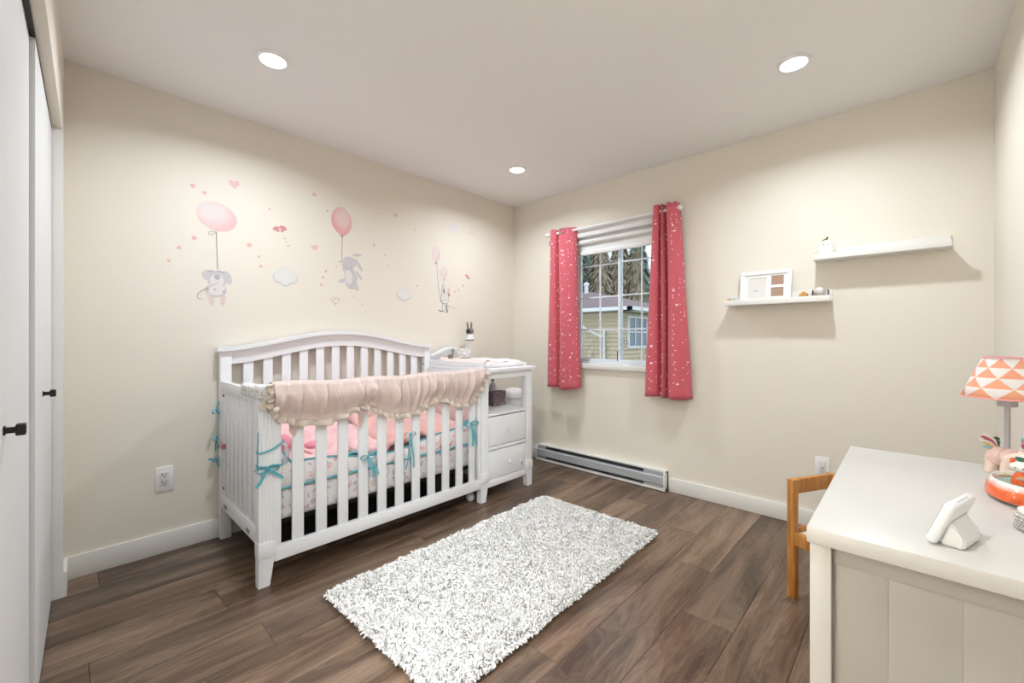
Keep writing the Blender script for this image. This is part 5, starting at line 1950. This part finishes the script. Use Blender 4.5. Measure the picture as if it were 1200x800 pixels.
# bunny with the largest balloon
t = thing('bunny_balloon_decal', (0.0005, -2.486, 1.35), 'white bunny decal hanging from the largest pale pink balloon', 'wall decal', DG)
pd_('balloon', M['balloon_big'], t, lambda b: disc(b, -2.486, 1.829, 0.098, 0.080, -0.25, n=40))
def f(b):
    line(b, [(-2.490, 1.742), (-2.488, 1.64), (-2.484, 1.530)], 0.004)
    line(b, [(-2.490, 1.742), (-2.52, 1.738), (-2.528, 1.724), (-2.51, 1.722), (-2.49, 1.738)], 0.0025)
    line(b, [(-2.48, 1.455), (-2.53, 1.42), (-2.572, 1.39), (-2.578, 1.362), (-2.56, 1.355)], 0.0025, x=0.0030)
pd_('string', M['d_line'], t, f)
def f(b):
    disc(b, -2.487, 1.468, 0.045, 0.052, x=0.0016)
    disc(b, -2.528, 1.492, 0.030, 0.030, 0.5, x=0.0013)
    disc(b, -2.437, 1.486, 0.020, 0.040, 0.4, x=0.0013)
pd_('bunny_head', M['d_grey'], t, f)
pd_('bunny_face', M['d_white'], t, lambda b: (disc(b, -2.488, 1.460, 0.034, 0.038, x=0.0021), disc(b, -2.492, 1.412, 0.043, 0.034, x=0.0020)))
def f(b):
    disc(b, -2.487, 1.483, 0.014, 0.016, x=0.0025, n=14)
    disc(b, -2.53, 1.41, 0.006, 0.007, x=0.0025, n=10)
    disc(b, -2.455, 1.402, 0.006, 0.007, x=0.0025, n=10)
    disc(b, -2.497, 1.412, 0.006, 0.005, x=0.0025, n=10)
    disc(b, -2.515, 1.513, 0.018, 0.004, 0.3, x=0.0025, n=10)
    disc(b, -2.468, 1.515, 0.020, 0.004, -0.3, x=0.0025, n=10)
pd_('bunny_markings', M['d_lilac'], t, f, kind='stuff')
pd_('bunny_body', M['d_grey'], t, lambda b: disc(b, -2.490, 1.408, 0.050, 0.040, x=0.0014))
pd_('bunny_legs', M['d_legs'], t, lambda b: (disc(b, -2.513, 1.355, 0.013, 0.036, 0.08, x=0.0012), disc(b, -2.458, 1.355, 0.013, 0.036, -0.1, x=0.0012)))

# grey bunny with the middle balloon
t = thing('bunny_balloon_decal', (0.0005, -1.70, 1.47), 'grey bunny decal floating under the middle dark pink balloon', 'wall decal', DG)
pd_('balloon', M['balloon_pink'], t, lambda b: disc(b, -1.758, 1.947, 0.073, 0.098, 0.1, n=40, shape='egg'))
def f(b):
    line(b, [(-1.755, 1.846), (-1.757, 1.76), (-1.757, 1.68), (-1.765, 1.662), (-1.782, 1.668)], 0.004)
    disc(b, -1.757, 1.845, 0.008, 0.010, x=0.0016, n=12)
pd_('string', M['d_line'], t, f)
def f(b):
    disc(b, -1.695, 1.565, 0.044, 0.072, 0.15, x=0.0014)
    disc(b, -1.652, 1.498, 0.016, 0.028, 0.5, x=0.0013)
    disc(b, -1.755, 1.535, 0.026, 0.012, 0.35, x=0.0013)
    disc(b, -1.740, 1.625, 0.012, 0.034, 0.35, x=0.0013)
    disc(b, -1.630, 1.582, 0.010, 0.036, 0.7, x=0.0013)
pd_('bunny_body', M['d_grey'], t, f)
pd_('bunny_head', M['d_grey'], t, lambda b: (disc(b, -1.703, 1.668, 0.050, 0.042, x=0.0019), disc(b, -1.635, 1.660, 0.012, 0.052, 0.6, x=0.0016), disc(b, -1.648, 1.728, 0.036, 0.009, 0.1, x=0.0016)))
pd_('bunny_belly', M['d_white'], t, lambda b: disc(b, -1.708, 1.565, 0.026, 0.050, 0.12, x=0.0021))
def f(b):
    disc(b, -1.728, 1.650, 0.004, 0.005, x=0.0024, n=10)
    disc(b, -1.690, 1.645, 0.004, 0.005, x=0.0024, n=10)
    line(b, [(-1.735, 1.632), (-1.705, 1.622), (-1.675, 1.628)], 0.004, x=0.0024)
    line(b, [(-1.735, 1.515), (-1.70, 1.490), (-1.665, 1.490)], 0.004, x=0.0024)
    line(b, [(-1.652, 1.620), (-1.648, 1.57), (-1.655, 1.52)], 0.003, x=0.0024)
pd_('bunny_markings', M['d_lilac'], t, f, kind='stuff')

# small bunny with two balloons
t = thing('bunny_balloon_decal', (0.0005, -0.86, 1.35), 'smallest bunny decal sitting under two pale pink balloons', 'wall decal', DG)
pd_('balloon', M['balloon_small'], t, lambda b: disc(b, -0.952, 1.837, 0.043, 0.062, 0.1, n=30, shape='egg'))
pd_('balloon', M['balloon_small'], t, lambda b: disc(b, -0.872, 1.688, 0.037, 0.050, 0.05, n=30, shape='egg', x=0.0013))
def f(b):
    line(b, [(-0.945, 1.773), (-0.935, 1.62), (-0.915, 1.50), (-0.905, 1.44)], 0.0025)
    line(b, [(-0.868, 1.636), (-0.888, 1.58), (-0.90, 1.50), (-0.905, 1.44)], 0.0025, x=0.0018)
    disc(b, -0.955, 1.762, 0.006, 0.014, -0.6, x=0.0016, n=12)
    disc(b, -0.865, 1.634, 0.005, 0.009, 0.8, x=0.0016, n=12)
pd_('string', M['d_line'], t, f)
pd_('bunny_edge', M['d_lilac'], t, lambda b: (disc(b, -0.862, 1.470, 0.043, 0.047, x=0.0016), disc(b, -0.858, 1.395, 0.035, 0.041, x=0.0015), disc(b, -0.868, 1.545, 0.015, 0.045, 0.05, x=0.0014)))
pd_('bunny_head', M['d_white'], t, lambda b: (disc(b, -0.862, 1.470, 0.040, 0.044, x=0.0020), disc(b, -0.858, 1.395, 0.032, 0.038, x=0.0019), disc(b, -0.868, 1.545, 0.012, 0.042, 0.05, x=0.0017)))
pd_('bunny_ear', M['d_heart'], t, lambda b: disc(b, -0.822, 1.530, 0.012, 0.042, -0.12, x=0.0019))
def f(b):
    disc(b, -0.872, 1.535, 0.007, 0.020, 0.05, x=0.0024, n=12)
    disc(b, -0.818, 1.505, 0.007, 0.016, -0.1, x=0.0024, n=12)
    line(b, [(-0.895, 1.452), (-0.885, 1.430), (-0.86, 1.426), (-0.835, 1.430)], 0.005, x=0.0024)
    line(b, [(-0.925, 1.372), (-0.90, 1.362), (-0.88, 1.365)], 0.008, x=0.0024)
    line(b, [(-0.846, 1.42), (-0.842, 1.38), (-0.832, 1.352)], 0.010, x=0.0024)
    disc(b, -0.875, 1.462, 0.004, 0.004, x=0.0024, n=10)
    disc(b, -0.848, 1.464, 0.004, 0.004, x=0.0024, n=10)
    line(b, [(-0.84, 1.41), (-0.79, 1.402), (-0.75, 1.392)], 0.0025, x=0.0024)
pd_('bunny_markings', M['d_dark'], t, f, kind='stuff')

DOTS = [(-2.599, 1.976, .012, 'pink dot decal up and left of the largest balloon'), (-2.546, 1.95, .010, 'pink dot decal just above the top left of the largest balloon'),
        (-2.593, 1.689, .012, 'pink dot decal down and left of the largest balloon, nearest it'), (-2.66, 1.625, .010, 'pink dot decal second in the slanting row left of the hanging bunny'),
        (-2.703, 1.548, .008, 'leftmost and lowest pink dot decal on the wall'), (-2.325, 1.693, .013, 'large pink dot decal right of the largest balloon string'),
        (-2.273, 1.631, .007, 'small pink dot decal above left of the left cloud'), (-2.263, 1.573, .010, 'pink dot decal immediately left of the left cloud'),
        (-2.215, 1.932, .006, 'tiny pink dot decal above the left butterfly'), (-1.944, 2.089, .012, 'highest pink dot decal, up and left of the middle balloon'),
        (-1.858, 2.0, .007, 'pink dot decal touching distance left of the middle balloon'), (-2.129, 1.766, .006, 'first tiny dot decal trailing below the left butterfly'),
        (-2.119, 1.745, .005, 'second tiny dot decal trailing below the left butterfly'), (-2.107, 1.723, .007, 'third and lowest dot decal trailing below the left butterfly'),
        (-1.869, 1.589, .009, 'topmost of three dot decals left of the grey bunny'), (-1.887, 1.544, .009, 'middle of three dot decals left of the grey bunny'),
        (-1.897, 1.494, .009, 'lowest of three dot decals left of the grey bunny'), (-1.514, 1.823, .010, 'largest dot decal right of the middle balloon'),
        (-1.426, 1.759, .007, 'middle dot decal of the row sloping right from the middle balloon'), (-1.393, 1.683, .006, 'lowest dot decal of the row sloping right from the middle balloon'),
        (-1.797, 1.63, .006, 'tiny dot decal beside the end of the middle balloon string'), (-1.674, 1.433, .006, 'tiny dot decal just below the grey bunny feet'),
        (-1.606, 1.376, .006, 'lowest faint dot decal, right below the grey bunny'), (-1.137, 1.554, .007, 'tiny dot decal above right of the right cloud'),
        (-1.156, 2.0, .007, 'tiny dot decal left of the palest high cloud'), (-1.469, 2.066, .005, 'faintest dot decal left of the small high heart'),
        (-0.754, 1.54, .008, 'first dot decal right of the smallest bunny ears'), (-0.709, 1.558, .008, 'middle dot decal leading to the right butterfly'),
        (-0.657, 1.6, .010, 'dot decal nearest below the right butterfly'), (-0.595, 2.073, .007, 'first of three tiny dot decals right of the palest cloud'),
        (-0.56, 2.094, .007, 'middle of three tiny dot decals right of the palest cloud'), (-0.534, 2.084, .007, 'last of three tiny dot decals right of the palest cloud')]
for y, z, r, lab in DOTS:
    b = B()
    disc(b, y, z, r, r * 0.95, n=16)
    put('dot_decal', b, M['d_dot'], None, label=lab, cat='wall decal', group='pink dot wall decals')
